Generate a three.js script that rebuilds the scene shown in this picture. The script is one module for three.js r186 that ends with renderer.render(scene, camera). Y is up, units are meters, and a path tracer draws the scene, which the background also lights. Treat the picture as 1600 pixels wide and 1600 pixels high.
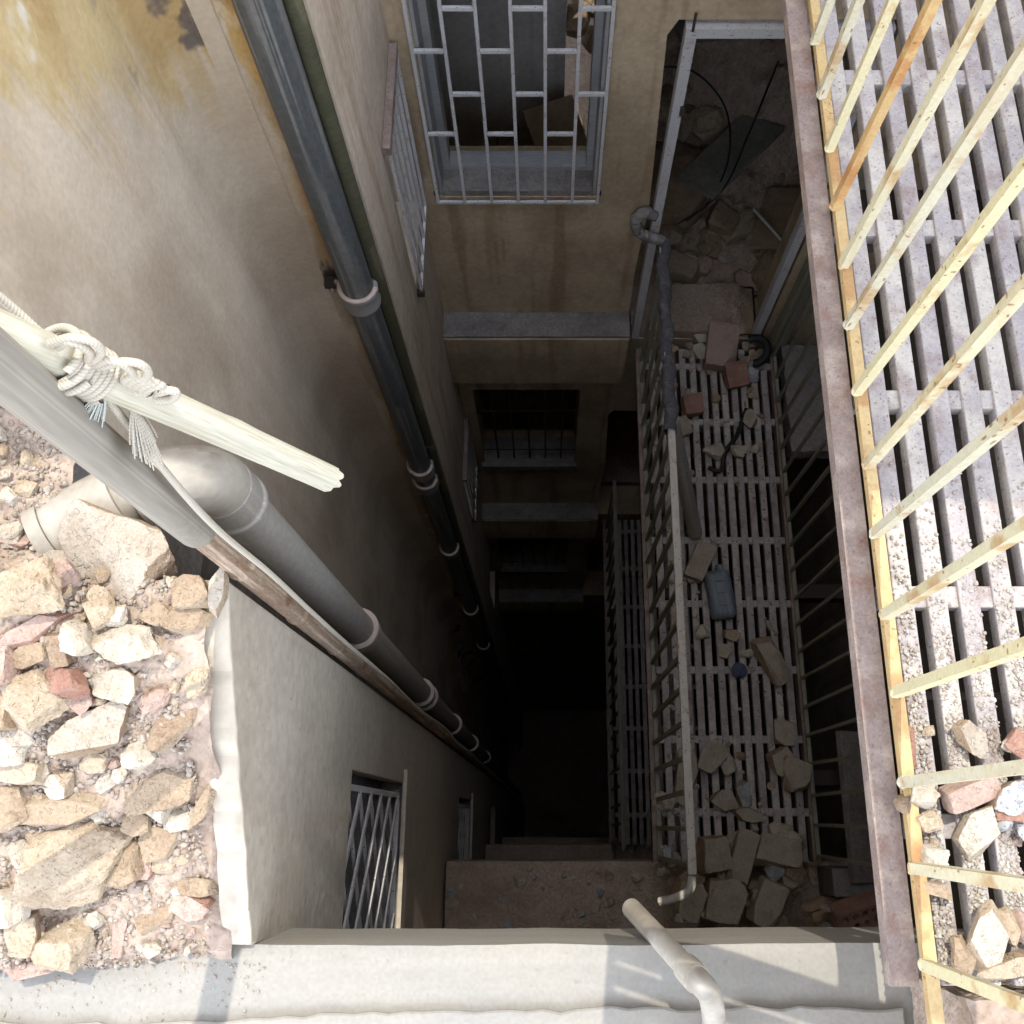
import * as THREE from 'three';
import { mergeGeometries, toCreasedNormals } from 'three/addons/utils/BufferGeometryUtils.js';
import { RoundedBoxGeometry } from 'three/addons/geometries/RoundedBoxGeometry.js';

// ---------------------------------------------------------------- camera, sky, sun, exposure
const scene = new THREE.Scene();
const EYE = 13.45;                       // floors stand at y = 0, 3, 6, 9, 12; the phone is held out over the light well
const camera = new THREE.PerspectiveCamera(58.25, 1704 / 1600, 0.05, 300);
camera.position.set(0, EYE, 0);
camera.rotation.x = -(Math.PI / 2 - 0.32257);
camera.setViewOffset(1704, 1600, 0, 0, 1600, 1600);
camera.updateMatrixWorld();

const renderer = new THREE.WebGLRenderer({ antialias: true });
renderer.toneMapping = THREE.LinearToneMapping;
renderer.toneMappingExposure = 1.9;
renderer.shadowMap.enabled = true;

function makeSky() {                     // hazy bright summer sky, paler to the horizon
  const w = 64, h = 32, d = new Float32Array(w * h * 4);
  for (let j = 0; j < h; j++) for (let i = 0; i < w; i++) {
    const el = ((j + 0.5) / h - 0.5) * Math.PI, k = (j * w + i) * 4;
    let c;
    if (el > 0) { const t = Math.pow(1 - Math.sin(el), 2.2); c = [0.68 + 0.2 * t, 0.78 + 0.13 * t, 0.98]; }
    else c = [0.34, 0.31, 0.27];
    for (let m = 0; m < 3; m++) d[k + m] = c[m] * 2.8;
    d[k + 3] = 1;
  }
  const t = new THREE.DataTexture(d, w, h, THREE.RGBAFormat, THREE.FloatType);
  t.mapping = THREE.EquirectangularReflectionMapping; t.magFilter = THREE.LinearFilter; t.needsUpdate = true;
  return t;
}
const skyTexture = makeSky();
scene.background = skyTexture; scene.environment = skyTexture;
scene.backgroundIntensity = scene.environmentIntensity = 1.0;

const sun = new THREE.DirectionalLight(new THREE.Color(1, 0.95, 0.85), 2.05);
const SUN = new THREE.Vector3(0.035, 0.94, -0.333);
sun.position.copy(SUN).multiplyScalar(30).add(new THREE.Vector3(0, 12, 0));
sun.target.position.set(0, 12, 0);
sun.castShadow = true; sun.shadow.radius = 0.45; sun.shadow.mapSize.set(4096, 4096);
Object.assign(sun.shadow.camera, { left: -6, right: 6, top: 8, bottom: -8, near: 1, far: 70 });
scene.add(sun, sun.target);

// ---------------------------------------------------------------- helpers
function rngOf(seed) { let a = seed >>> 0; return () => { a = (a + 0x6D2B79F5) >>> 0; let t = Math.imul(a ^ (a >>> 15), 1 | a); t = (t + Math.imul(t ^ (t >>> 7), 61 | t)) ^ t; return ((t ^ (t >>> 14)) >>> 0) / 4294967296; }; }
const R = rngOf(7);
const rr = (a, b, r = R) => a + (b - a) * r();
const V = (x, y, z) => new THREE.Vector3(x, y, z);
const lerp = (a, b, t) => a + (b - a) * t;
const clamp = (t, a = 0, b = 1) => Math.min(b, Math.max(a, t));
const sm = (t) => { t = clamp(t); return t * t * (3 - 2 * t); };
const hash3 = (x, y, z) => { let h = Math.imul(x, 374761393) ^ Math.imul(y, 668265263) ^ Math.imul(z, 2147483647 ^ 0x5bd1e995); h = Math.imul(h ^ (h >>> 13), 1274126177); return ((h ^ (h >>> 16)) >>> 0) / 4294967296; };
function noise3(x, y, z) {
  const xi = Math.floor(x), yi = Math.floor(y), zi = Math.floor(z); let u = x - xi, v = y - yi, w = z - zi;
  u = u * u * (3 - 2 * u); v = v * v * (3 - 2 * v); w = w * w * (3 - 2 * w);
  const c = (a, b, d) => hash3(xi + a, yi + b, zi + d);
  return lerp(lerp(lerp(c(0, 0, 0), c(1, 0, 0), u), lerp(c(0, 1, 0), c(1, 1, 0), u), v), lerp(lerp(c(0, 0, 1), c(1, 0, 1), u), lerp(c(0, 1, 1), c(1, 1, 1), u), v), w);
}
const fbm3 = (x, y, z, o = 4) => { let s = 0, a = 0.5, n = 0; for (let i = 0; i < o; i++) { s += a * noise3(x, y, z); n += a; a *= 0.5; x *= 2.03; y *= 2.03; z *= 2.03; } return s / n; };
// tiling 2-D noise: x, y in 0..1, p cells per tile
function tn(x, y, px, py, seed) {
  x *= px; y *= py; const xi = Math.floor(x), yi = Math.floor(y); let u = x - xi, v = y - yi; u = u * u * (3 - 2 * u); v = v * v * (3 - 2 * v);
  const c = (a, b) => hash3(((xi + a) % px + px) % px, ((yi + b) % py + py) % py, seed);
  return lerp(lerp(c(0, 0), c(1, 0), u), lerp(c(0, 1), c(1, 1), u), v);
}
const tf = (x, y, px, py, seed, o = 4) => { let s = 0, a = 0.5, n = 0; for (let i = 0; i < o; i++) { s += a * tn(x, y, px, py, seed + i); n += a; a *= 0.55; px *= 2; py *= 2; } return s / n; };
function texture(w, h, fn, srgb = true, repeat = 1) {
  const d = new Uint8Array(w * h * 4);
  for (let j = 0; j < h; j++) for (let i = 0; i < w; i++) {
    const c = fn((i + 0.5) / w, (j + 0.5) / h), k = (j * w + i) * 4;
    if (typeof c === 'number') { d[k] = d[k + 1] = d[k + 2] = clamp(c) * 255; } else for (let m = 0; m < 3; m++) d[k + m] = clamp(c[m], 0, 255);
    d[k + 3] = 255;
  }
  const t = new THREE.DataTexture(d, w, h, THREE.RGBAFormat, THREE.UnsignedByteType);
  if (srgb) t.colorSpace = THREE.SRGBColorSpace;
  t.wrapS = t.wrapT = THREE.RepeatWrapping; t.magFilter = THREE.LinearFilter; t.minFilter = THREE.LinearMipmapLinearFilter; t.generateMipmaps = true;
  t.repeat.set(repeat, repeat); t.needsUpdate = true; return t;
}
const mix = (a, b, t) => [lerp(a[0], b[0], t), lerp(a[1], b[1], t), lerp(a[2], b[2], t)];
function uvBox(g, k = 1, ox = 0, oy = 0) {       // uv in metres, by the way each face points
  if (g.index) g = g.toNonIndexed();
  const p = g.attributes.position, uv = new Float32Array(p.count * 2), a = V(), b = V(), c = V(), n = V();
  for (let i = 0; i < p.count; i += 3) {
    a.fromBufferAttribute(p, i); b.fromBufferAttribute(p, i + 1); c.fromBufferAttribute(p, i + 2);
    n.crossVectors(b.clone().sub(a), c.clone().sub(a)); const x = Math.abs(n.x), y = Math.abs(n.y), z = Math.abs(n.z);
    [a, b, c].forEach((q, m) => { const o = (i + m) * 2; const e = x >= y && x >= z ? [q.z, q.y] : y >= z ? [q.x, q.z] : [q.x, q.y]; uv[o] = e[0] * k + ox; uv[o + 1] = e[1] * k + oy; });
  }
  g.setAttribute('uv', new THREE.BufferAttribute(uv, 2)); return g;
}
const box = (x0, x1, y0, y1, z0, z1) => { const g = new THREE.BoxGeometry(x1 - x0, y1 - y0, z1 - z0); g.translate((x0 + x1) / 2, (y0 + y1) / 2, (z0 + z1) / 2); return uvBox(g); };
function cyl(p, q, r, seg = 20, r2 = r) {
  const d = q.clone().sub(p), L = d.length(), g = new THREE.CylinderGeometry(r2, r, L, seg, 1), uv = g.attributes.uv;
  for (let i = 0; i < uv.count; i++) uv.setXY(i, uv.getX(i) * 2 * Math.PI * r, uv.getY(i) * L);
  g.translate(0, L / 2, 0); g.applyQuaternion(new THREE.Quaternion().setFromUnitVectors(V(0, 1, 0), d.normalize())); g.translate(p.x, p.y, p.z); return g;
}
function tube(pts, r, n = 60, seg = 10, closed = false) {
  const c = new THREE.CatmullRomCurve3(pts, closed, 'centripetal'), L = c.getLength(), g = new THREE.TubeGeometry(c, n, r, seg, closed), uv = g.attributes.uv;
  for (let i = 0; i < uv.count; i++) uv.setXY(i, uv.getY(i) * 2 * Math.PI * r, uv.getX(i) * L);
  return g;
}
const used = new Map();
const numbered = (n) => { const k = used.get(n) || 0; used.set(n, k + 1); return k ? n + '_' + String(k).padStart(3, '0') : n; };
const lit = (o) => { o.castShadow = o.receiveShadow = true; return o; };
function thing(name, label, category, group) { const o = new THREE.Group(); o.name = numbered(name); o.userData = { label, category }; if (group) o.userData.group = group; scene.add(o); return o; }
function single(name, g, m, label, category, group) { const o = lit(new THREE.Mesh(g, m)); o.name = numbered(name); o.userData = { label, category }; if (group) o.userData.group = group; scene.add(o); return o; }
function part(parent, name, g, m) { const o = g ? lit(new THREE.Mesh(g, m)) : new THREE.Group(); o.name = name; parent.add(o); return o; }
function structure(name, g, m) { const o = lit(new THREE.Mesh(g, m)); o.name = numbered(name); o.userData = { kind: 'structure' }; scene.add(o); return o; }

// ---------------------------------------------------------------- materials
const std = (o) => new THREE.MeshStandardMaterial({ roughness: 0.92, metalness: 0, ...o });
const plasterBump = texture(512, 512, (x, y) => 0.55 * tf(x, y, 8, 8, 3, 4) + 0.3 * tf(x, y, 64, 64, 9, 3) + 0.15 * (tf(x, y, 40, 40, 15, 2) > 0.62 ? 0 : 1), false, 1);
function plaster(base, dirt, streak, seed, amount = 1) {
  return texture(1024, 1024, (x, y) => {
    let c = mix(base, dirt, amount * sm((tf(x, y, 4, 3, seed, 5) - 0.38) * 2.6) * 0.75);
    c = mix(c, streak, amount * sm((tf(x, y, 26, 2, seed + 20, 4) - 0.52) * 4) * 0.4);
    const g = (tf(x, y, 96, 96, seed + 40, 3) - 0.5) * 26 + (tf(x, y, 16, 16, seed + 50, 3) - 0.5) * 18;
    if (tn(x, y, 170, 170, seed + 60) > 0.985) c = mix(c, [84, 74, 66], 0.6);
    return [c[0] + g, c[1] + g, c[2] + g * 0.9];
  }, true, 0.6);
}
const M = {};
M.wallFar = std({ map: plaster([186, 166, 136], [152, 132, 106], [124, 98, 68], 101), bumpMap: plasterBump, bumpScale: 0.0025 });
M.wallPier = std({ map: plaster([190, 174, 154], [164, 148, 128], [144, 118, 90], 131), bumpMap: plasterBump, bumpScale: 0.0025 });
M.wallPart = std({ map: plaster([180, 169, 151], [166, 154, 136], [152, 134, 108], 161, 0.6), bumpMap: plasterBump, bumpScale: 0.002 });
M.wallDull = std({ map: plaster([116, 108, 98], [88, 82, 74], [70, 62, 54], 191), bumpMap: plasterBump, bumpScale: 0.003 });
M.roomGrey = std({ map: plaster([192, 187, 181], [170, 164, 156], [146, 138, 126], 221, 0.6), bumpMap: plasterBump, bumpScale: 0.002 });
const concreteMap = (base, dark, seed) => texture(1024, 1024, (x, y) => {
  let c = mix(base, dark, sm((tf(x, y, 5, 5, seed, 5) - 0.4) * 2.4) * 0.7);
  const g = (tf(x, y, 128, 128, seed + 7, 2) - 0.5) * 30 + (tf(x, y, 24, 24, seed + 8, 3) - 0.5) * 22;
  if (tn(x, y, 120, 120, seed + 9) > 0.97) c = mix(c, dark, 0.8);
  return [c[0] + g, c[1] + g, c[2] + g];
}, true, 0.8);
const gritBump = texture(512, 512, (x, y) => 0.5 * tf(x, y, 48, 48, 77, 3) + 0.5 * tf(x, y, 14, 14, 78, 4), false, 2);
M.sill = std({ map: texture(1024, 1024, (x, y) => {
  let c = mix([146, 141, 131], [134, 131, 126], sm((tf(x, y, 2, 9, 301, 5) - 0.42) * 2.2) * 0.8); c = mix(c, [150, 142, 126], sm((tf(x, y, 3, 5, 311, 4) - 0.5) * 3) * 0.5);
  const k = tf(x, y, 90, 90, 317, 3); if (k > 0.76) c = mix(c, [126, 120, 112], sm((k - 0.76) * 7) * 0.5); const g = (tf(x, y, 5, 60, 319, 4) - 0.5) * 12 + (tf(x, y, 250, 250, 321, 1) - 0.5) * 8; return [c[0] + g, c[1] + g, c[2] + g];
}, true, 0.9), bumpMap: gritBump, bumpScale: 0.0006 });
M.concrete = std({ map: concreteMap([132, 125, 119], [100, 94, 89], 331), bumpMap: gritBump, bumpScale: 0.004 });
M.dust = std({ map: concreteMap([168, 149, 132], [144, 124, 108], 361), bumpMap: gritBump, bumpScale: 0.012, roughness: 1 });

// stained wall: yellow damp bloom up by the corner, ochre runs, soot by the pipe clamp
const stainedMap = texture(1024, 2048, (x, y) => {            // x: z from -1.69 (0) to -0.66 (1); y: height 8.5 (0) to 13.5 (1)
  const z = -1.69 + 1.03 * x, h = EYE - (8.5 + 5 * y);
  let c = mix([212, 195, 170], [184, 164, 140], sm((tf(x, y, 4, 12, 401, 5) - 0.36) * 2.6) * 0.8);
  c = mix(c, [184, 160, 130], sm((tf(x, y, 26, 6, 411, 4) - 0.5) * 3) * 0.22);
  const wob = (tf(x, y, 9, 14, 421, 4) - 0.5) * 0.34 + (tf(x, y, 40, 6, 431, 3) - 0.5) * 0.22;
  const d = (-1.08 - (h - 1.165) * 1.0) - z + wob;            // > 0 in the bloom
  const yl = sm(d * 7 + 0.3);
  c = mix(c, mix([204, 176, 116], [182, 146, 84], sm((tf(x, y, 12, 20, 441, 4) - 0.4) * 3)), yl * 0.7);
  const run = sm((tf(x, y, 34, 3, 451, 3) - 0.52) * 6) * sm(d * 3 + 0.95) * (1 - yl);
  c = mix(c, [190, 160, 108], run * 0.5);
  const pe = sm((tf(x, y, 7, 26, 461, 5) - 0.56) * 9) * sm((d - 0.02) * 8);
  c = mix(c, [226, 218, 202], pe * 0.8);
  const grey = sm((tf(x, y, 10, 40, 471, 5) - 0.58) * 10) * sm((-1.5 - z) * 9 + 0.3) * sm((1.95 - h) * 3);
  c = mix(c, [104, 94, 88], grey * 0.85);
  const g = (tf(x, y, 110, 500, 481, 3) - 0.5) * 20 + (tf(x, y, 14, 60, 485, 3) - 0.5) * 14;
  if (tn(x, y, 90, 400, 491) > 0.994) c = mix(c, [232, 222, 200], 0.7);
  return [c[0] + g, c[1] + g, c[2] + g];
}, true, 1);
stainedMap.wrapT = THREE.MirroredRepeatWrapping;
M.stained = std({ map: stainedMap });
const backStain = texture(512, 1024, (x, y) => {              // pier flank behind the drain pipe, x: -0.88..-0.52, y: 9..13.5
  let c = mix([206, 189, 163], [178, 160, 136], sm((tf(x, y, 4, 16, 501, 5) - 0.36) * 2.6));
  const px = x * 0.36, near = sm(1 - Math.abs(px - 0.215 + (tf(x, y, 3, 24, 507, 4) - 0.5) * 0.06) / 0.055);
  c = mix(c, [160, 112, 54], near * 0.75);
  c = mix(c, [96, 96, 62], sm((px - 0.27) * 30) * 0.65);
  const h = EYE - (9 + 4.5 * y), k = Math.hypot((px - 0.19) / 0.05, (h - 2.63) / 0.09) + (tf(x, y, 20, 120, 511, 3) - 0.5) * 1.2;
  c = mix(c, [40, 36, 34], sm(1.25 - k) * 0.9);
  const pe = sm((tf(x, y, 8, 60, 515, 5) - 0.6) * 10) * sm((2.0 - h) * 2);
  c = mix(c, [224, 214, 196], pe * 0.7); c = mix(c, [206, 160, 78], sm((tf(x, y, 6, 30, 519, 4) - 0.5) * 5) * sm((2.3 - h) * 1.6) * 0.5);
  const g = (tf(x, y, 60, 500, 521, 3) - 0.5) * 22; return [c[0] + g, c[1] + g, c[2] + g];
}, true, 1);
M.pierFlank = std({ map: backStain });

const pipeMap = (base, dusty, seed) => texture(256, 1024, (x, y) => {
  let c = mix(base, dusty, sm((tf(x, y, 10, 3, seed, 4) - 0.46) * 3.5) * 0.55);
  c = mix(c, dusty, (tn(x, y, 3, 6, seed + 5) > 0.55 ? 1 : 0) * sm((tf(x, y, 42, 2, seed + 9, 2) - 0.66) * 8) * 0.6);
  const g = (tf(x, y, 40, 160, seed + 12, 2) - 0.5) * 20; return [c[0] + g, c[1] + g, c[2] + g];
}, true, 1);
const pipeDarkMap = pipeMap([78, 80, 79], [142, 137, 129], 551); pipeDarkMap.repeat.set(3, 0.5);
const pipeGreyMap = pipeMap([156, 151, 141], [186, 176, 160], 571); pipeGreyMap.repeat.set(3, 0.5);
M.pipeDark = std({ map: pipeDarkMap, roughness: 0.5 });
M.collar = std({ color: 0x8a8580, roughness: 0.7 });
M.collarDust = std({ map: concreteMap([188, 172, 160], [150, 136, 126], 581), roughness: 1 });
M.pipeOlive = std({ map: pipeMap([72, 70, 50], [108, 102, 78], 591), roughness: 0.7 });
M.pipeGrey = std({ map: pipeGreyMap, roughness: 0.6 });
M.pipeElbow = std({ map: texture(512, 512, (x, y) => { const c = mix([166, 158, 144], [142, 132, 118], sm((tf(x, y, 5, 5, 941, 5) - 0.42) * 3)); const g = (tf(x, y, 60, 60, 945, 3) - 0.5) * 16; return [c[0] + g, c[1] + g, c[2] + g]; }, true, 2), roughness: 0.65 });
M.sleeve = std({ map: pipeMap([136, 131, 121], [160, 152, 138], 601), roughness: 0.6 });
const bambooMap = texture(256, 1024, (x, y) => {
  let c = mix([132, 112, 92], [176, 158, 138], sm((tf(x, y, 24, 4, 611, 4) - 0.4) * 2.5)); c = mix(c, [104, 70, 48], sm((tf(x, y, 5, 8, 617, 4) - 0.56) * 5) * 0.7);
  const g = (tf(x, y, 64, 64, 619, 2) - 0.5) * 34; return [c[0] + g, c[1] + g, c[2] + g];
}, true, 1); bambooMap.repeat.set(6, 1.4);
M.bamboo = std({ map: bambooMap, bumpMap: gritBump, bumpScale: 0.001 });
const woodMap = texture(256, 1024, (x, y) => {
  let c = mix([184, 180, 163], [168, 162, 140], sm((tf(x, y, 30, 3, 631, 4) - 0.36) * 2)); c = mix(c, [150, 140, 114], sm((tf(x, y, 60, 9, 637, 3) - 0.66) * 7) * 0.5);
  const g = (tf(x, y, 90, 20, 639, 2) - 0.5) * 22; return [c[0] + g, c[1] + g, c[2] + g];
}, true, 1); woodMap.repeat.set(7, 2.2);
const woodBump = texture(256, 512, (x, y) => tf(x, y, 60, 4, 641, 4), false, 1); woodBump.repeat.set(7, 2.2);
M.wood = std({ map: woodMap, bumpMap: woodBump, bumpScale: 0.0008 });
const ropeMap = texture(128, 128, (x, y) => { const s = Math.sin((x * 3 + y * 8) * Math.PI * 2); let c = mix([188, 181, 166], [174, 166, 150], sm(0.5 - s * 0.6)); if (tn(x, y, 9, 9, 651) > 0.955) c = [84, 74, 62]; return c; }, true, 1); ropeMap.repeat.set(40, 34);
const ropeBump = texture(128, 128, (x, y) => 0.5 + 0.5 * Math.sin((x * 3 + y * 8) * Math.PI * 2), false, 1); ropeBump.repeat.set(40, 34);
M.rope = std({ map: ropeMap, bumpMap: ropeBump, bumpScale: 0.0003 });
M.ropeBlue = std({ color: 0xb4b9b2 });
function paintRust(paint, rust, cover, seed) {
  const t = texture(128, 1024, (x, y) => {
    const n = tf(x, y, 3, 22, seed, 5); let c = mix(paint, mix(rust, [140, 84, 44], tf(x, y, 9, 70, seed + 3, 3) * 0.6), sm((n - cover) * 4) * 0.62);
    c = mix(c, rust, sm((tf(x, y, 5, 9, seed + 30, 3) - 0.5) * 3) * 0.25);
    if (tf(x, y, 16, 120, seed + 5, 2) > 0.83) c = mix(c, [112, 74, 44], 0.6);
    const g = (tf(x, y, 30, 240, seed + 7, 2) - 0.5) * 18; return [c[0] + g, c[1] + g, c[2] + g];
  }, true, 1); t.repeat.set(8, 1); return std({ map: t, roughness: 0.62 });
}
const creamBars = [paintRust([204, 196, 164], [182, 150, 100], 0.55, 661), paintRust([208, 198, 158], [186, 150, 96], 0.52, 671), paintRust([198, 192, 166], [176, 140, 92], 0.53, 681), paintRust([196, 164, 112], [176, 118, 66], 0.46, 691)];
M.railOrange = paintRust([186, 160, 112], [160, 116, 70], 0.46, 701);
M.greenSteel = paintRust([132, 130, 112], [110, 92, 76], 0.6, 711);
M.whiteRail = paintRust([190, 184, 172], [166, 154, 138], 0.6, 721);
M.whiteFrame = paintRust([196, 194, 192], [170, 150, 140], 0.66, 731);
M.blueFrame = std({ map: pipeMap([148, 149, 149], [172, 168, 162], 741), roughness: 0.55 });
M.darkSteel = std({ color: 0x3a322c, roughness: 0.8 });
function slatMat(base, rust, dusty, seed, dustAmount) {
  const t = texture(256, 1024, (x, y) => {
    let c = mix(base, rust, sm((tf(x, y, 8, 34, seed, 5) - 0.45) * 2.6) * 0.6); c = mix(c, dusty, sm((tf(x, y, 6, 26, seed + 9, 5) - dustAmount + 0.08) * 2.6) * 0.8);
    { const k = tf(x, y, 60, 240, seed + 13, 2); if (k > 0.72) c = mix(c, [104, 84, 80], sm((k - 0.72) * 8) * 0.6); }
    const g = (tf(x, y, 80, 320, seed + 17, 2) - 0.5) * 24; return [c[0] + g, c[1] + g, c[2] + g];
  }, true, 1); t.repeat.set(4, 1); return std({ map: t, bumpMap: gritBump, bumpScale: 0.0016 });
}
M.slats = [slatMat([162, 154, 151], [138, 120, 111], [186, 178, 166], 751, 0.44), slatMat([168, 160, 156], [142, 124, 114], [192, 184, 171], 761, 0.40), slatMat([158, 150, 149], [132, 114, 106], [180, 172, 162], 771, 0.47)];
M.angle = slatMat([132, 116, 108], [118, 86, 70], [160, 146, 132], 801, 0.5);
function stone(a, b, pit, seed, freq = 12) {
  return std({ map: texture(512, 512, (x, y) => {
    let c = mix(a, b, sm((tf(x, y, 5, 5, seed, 5) - 0.38) * 2.4)); const p = tf(x, y, freq * 4, freq * 4, seed + 3, 3); if (p > 0.66) c = mix(c, pit, sm((p - 0.66) * 6) * 0.7);
    const g = (tf(x, y, 90, 90, seed + 7, 2) - 0.5) * 30; return [c[0] + g, c[1] + g, c[2] + g];
  }, true, 4), bumpMap: stoneBump, bumpScale: 0.004, roughness: 1 });
}
const stoneBump = texture(512, 512, (x, y) => { const p = tf(x, y, 36, 36, 811, 3); return 0.6 * tf(x, y, 10, 10, 815, 4) + 0.4 * (p > 0.64 ? 1 - sm((p - 0.64) * 8) : 1); }, false, 4);
const ST = {
  white: stone([178, 167, 150], [164, 151, 132], [150, 137, 120], 821), cream: stone([166, 149, 126], [152, 133, 109], [128, 111, 90], 831),
  pale: stone([166, 154, 138], [152, 138, 120], [134, 121, 106], 841, 20), tan: stone([152, 132, 108], [136, 115, 93], [120, 104, 88], 851),
  pink: stone([166, 142, 128], [152, 128, 114], [138, 108, 95], 861), brick: stone([152, 118, 101], [138, 101, 85], [128, 96, 82], 871), grey: stone([166, 166, 166], [138, 138, 140], [104, 104, 106], 881),
};
M.boardGreen = std({ map: concreteMap([138, 134, 122], [112, 108, 100], 891), roughness: 0.9 });
M.cable = std({ color: 0x17181a, roughness: 0.6 });
M.cloth = std({ map: texture(128, 256, (x, y) => { const c = mix([70, 70, 76], [104, 98, 96], tf(x, y, 6, 14, 901, 4)); const g = (tf(x, y, 40, 40, 905, 2) - 0.5) * 30; return [c[0] + g, c[1] + g, c[2] + g]; }, true, 8), roughness: 1 });
M.blue = std({ map: pipeMap([96, 106, 114], [134, 136, 136], 911), roughness: 0.45 });
M.rag = std({ color: 0x4c526a, roughness: 1 });

// ================================================================ large structure
// -- ground and floors
const BASE = -9;                                                         // extra depth added out of sight so the bottom goes black
structure('ground', box(-6, 6, BASE - 0.4, BASE, -8, 6), M.dust);
const SILL = 11.78, SE = 0.196;                                          // top of the sunlit slab and its edge towards the well
function floorSlab(y, x0, x1, z0, z1, m) { return structure('floor_slab', box(x0, x1, y - 0.237, y, z0, z1), m); }
{                                                                        // edge slightly uneven, arris rounded
  const g = new THREE.BoxGeometry(4.2, 0.237, 1.6, 240, 4, 60), p = g.attributes.position;
  for (let i = 0; i < p.count; i++) {
    let x = p.getX(i), y = p.getY(i), z = p.getZ(i);
    const top = y > 0.11, edge = z < -0.79;
    if (top) y += (fbm3(x * 3, 4, z * 3, 4) - 0.5) * 0.006;
    if (edge) z += (fbm3(x * 5, y * 6, 1, 4) - 0.5) * 0.008;
    if (top && edge) { y -= 0.002 + 0.004 * noise3(x * 30, 0, 3); z += 0.001; }
    p.setXYZ(i, x, y, z);
  }
  g.translate(0, SILL - 0.1185, SE + 0.8); g.computeVertexNormals();
  structure('floor_slab', uvBox(g), M.sill);
}
floorSlab(11.775, -2.1, -0.56, -0.338, 0.19, M.concrete);
floorSlab(11.772, -2.1, -0.74, -0.676, -0.342, M.concrete);
for (const y of [8.78, 5.78, 2.78]) floorSlab(y, -0.47, 2.1, 0.19, 1.8, M.dust);
for (const y of [8.78, 5.78, 2.78]) floorSlab(y - 0.003, -2.1, -0.565, -0.3, 1.8, M.concrete);
// room floors behind the end wall
for (const y of [9, 6, 3, 0]) structure('room_floor', box(-2.1, 2.35, y - 0.22, y, -5.2, -2.76), M.dust);

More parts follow.
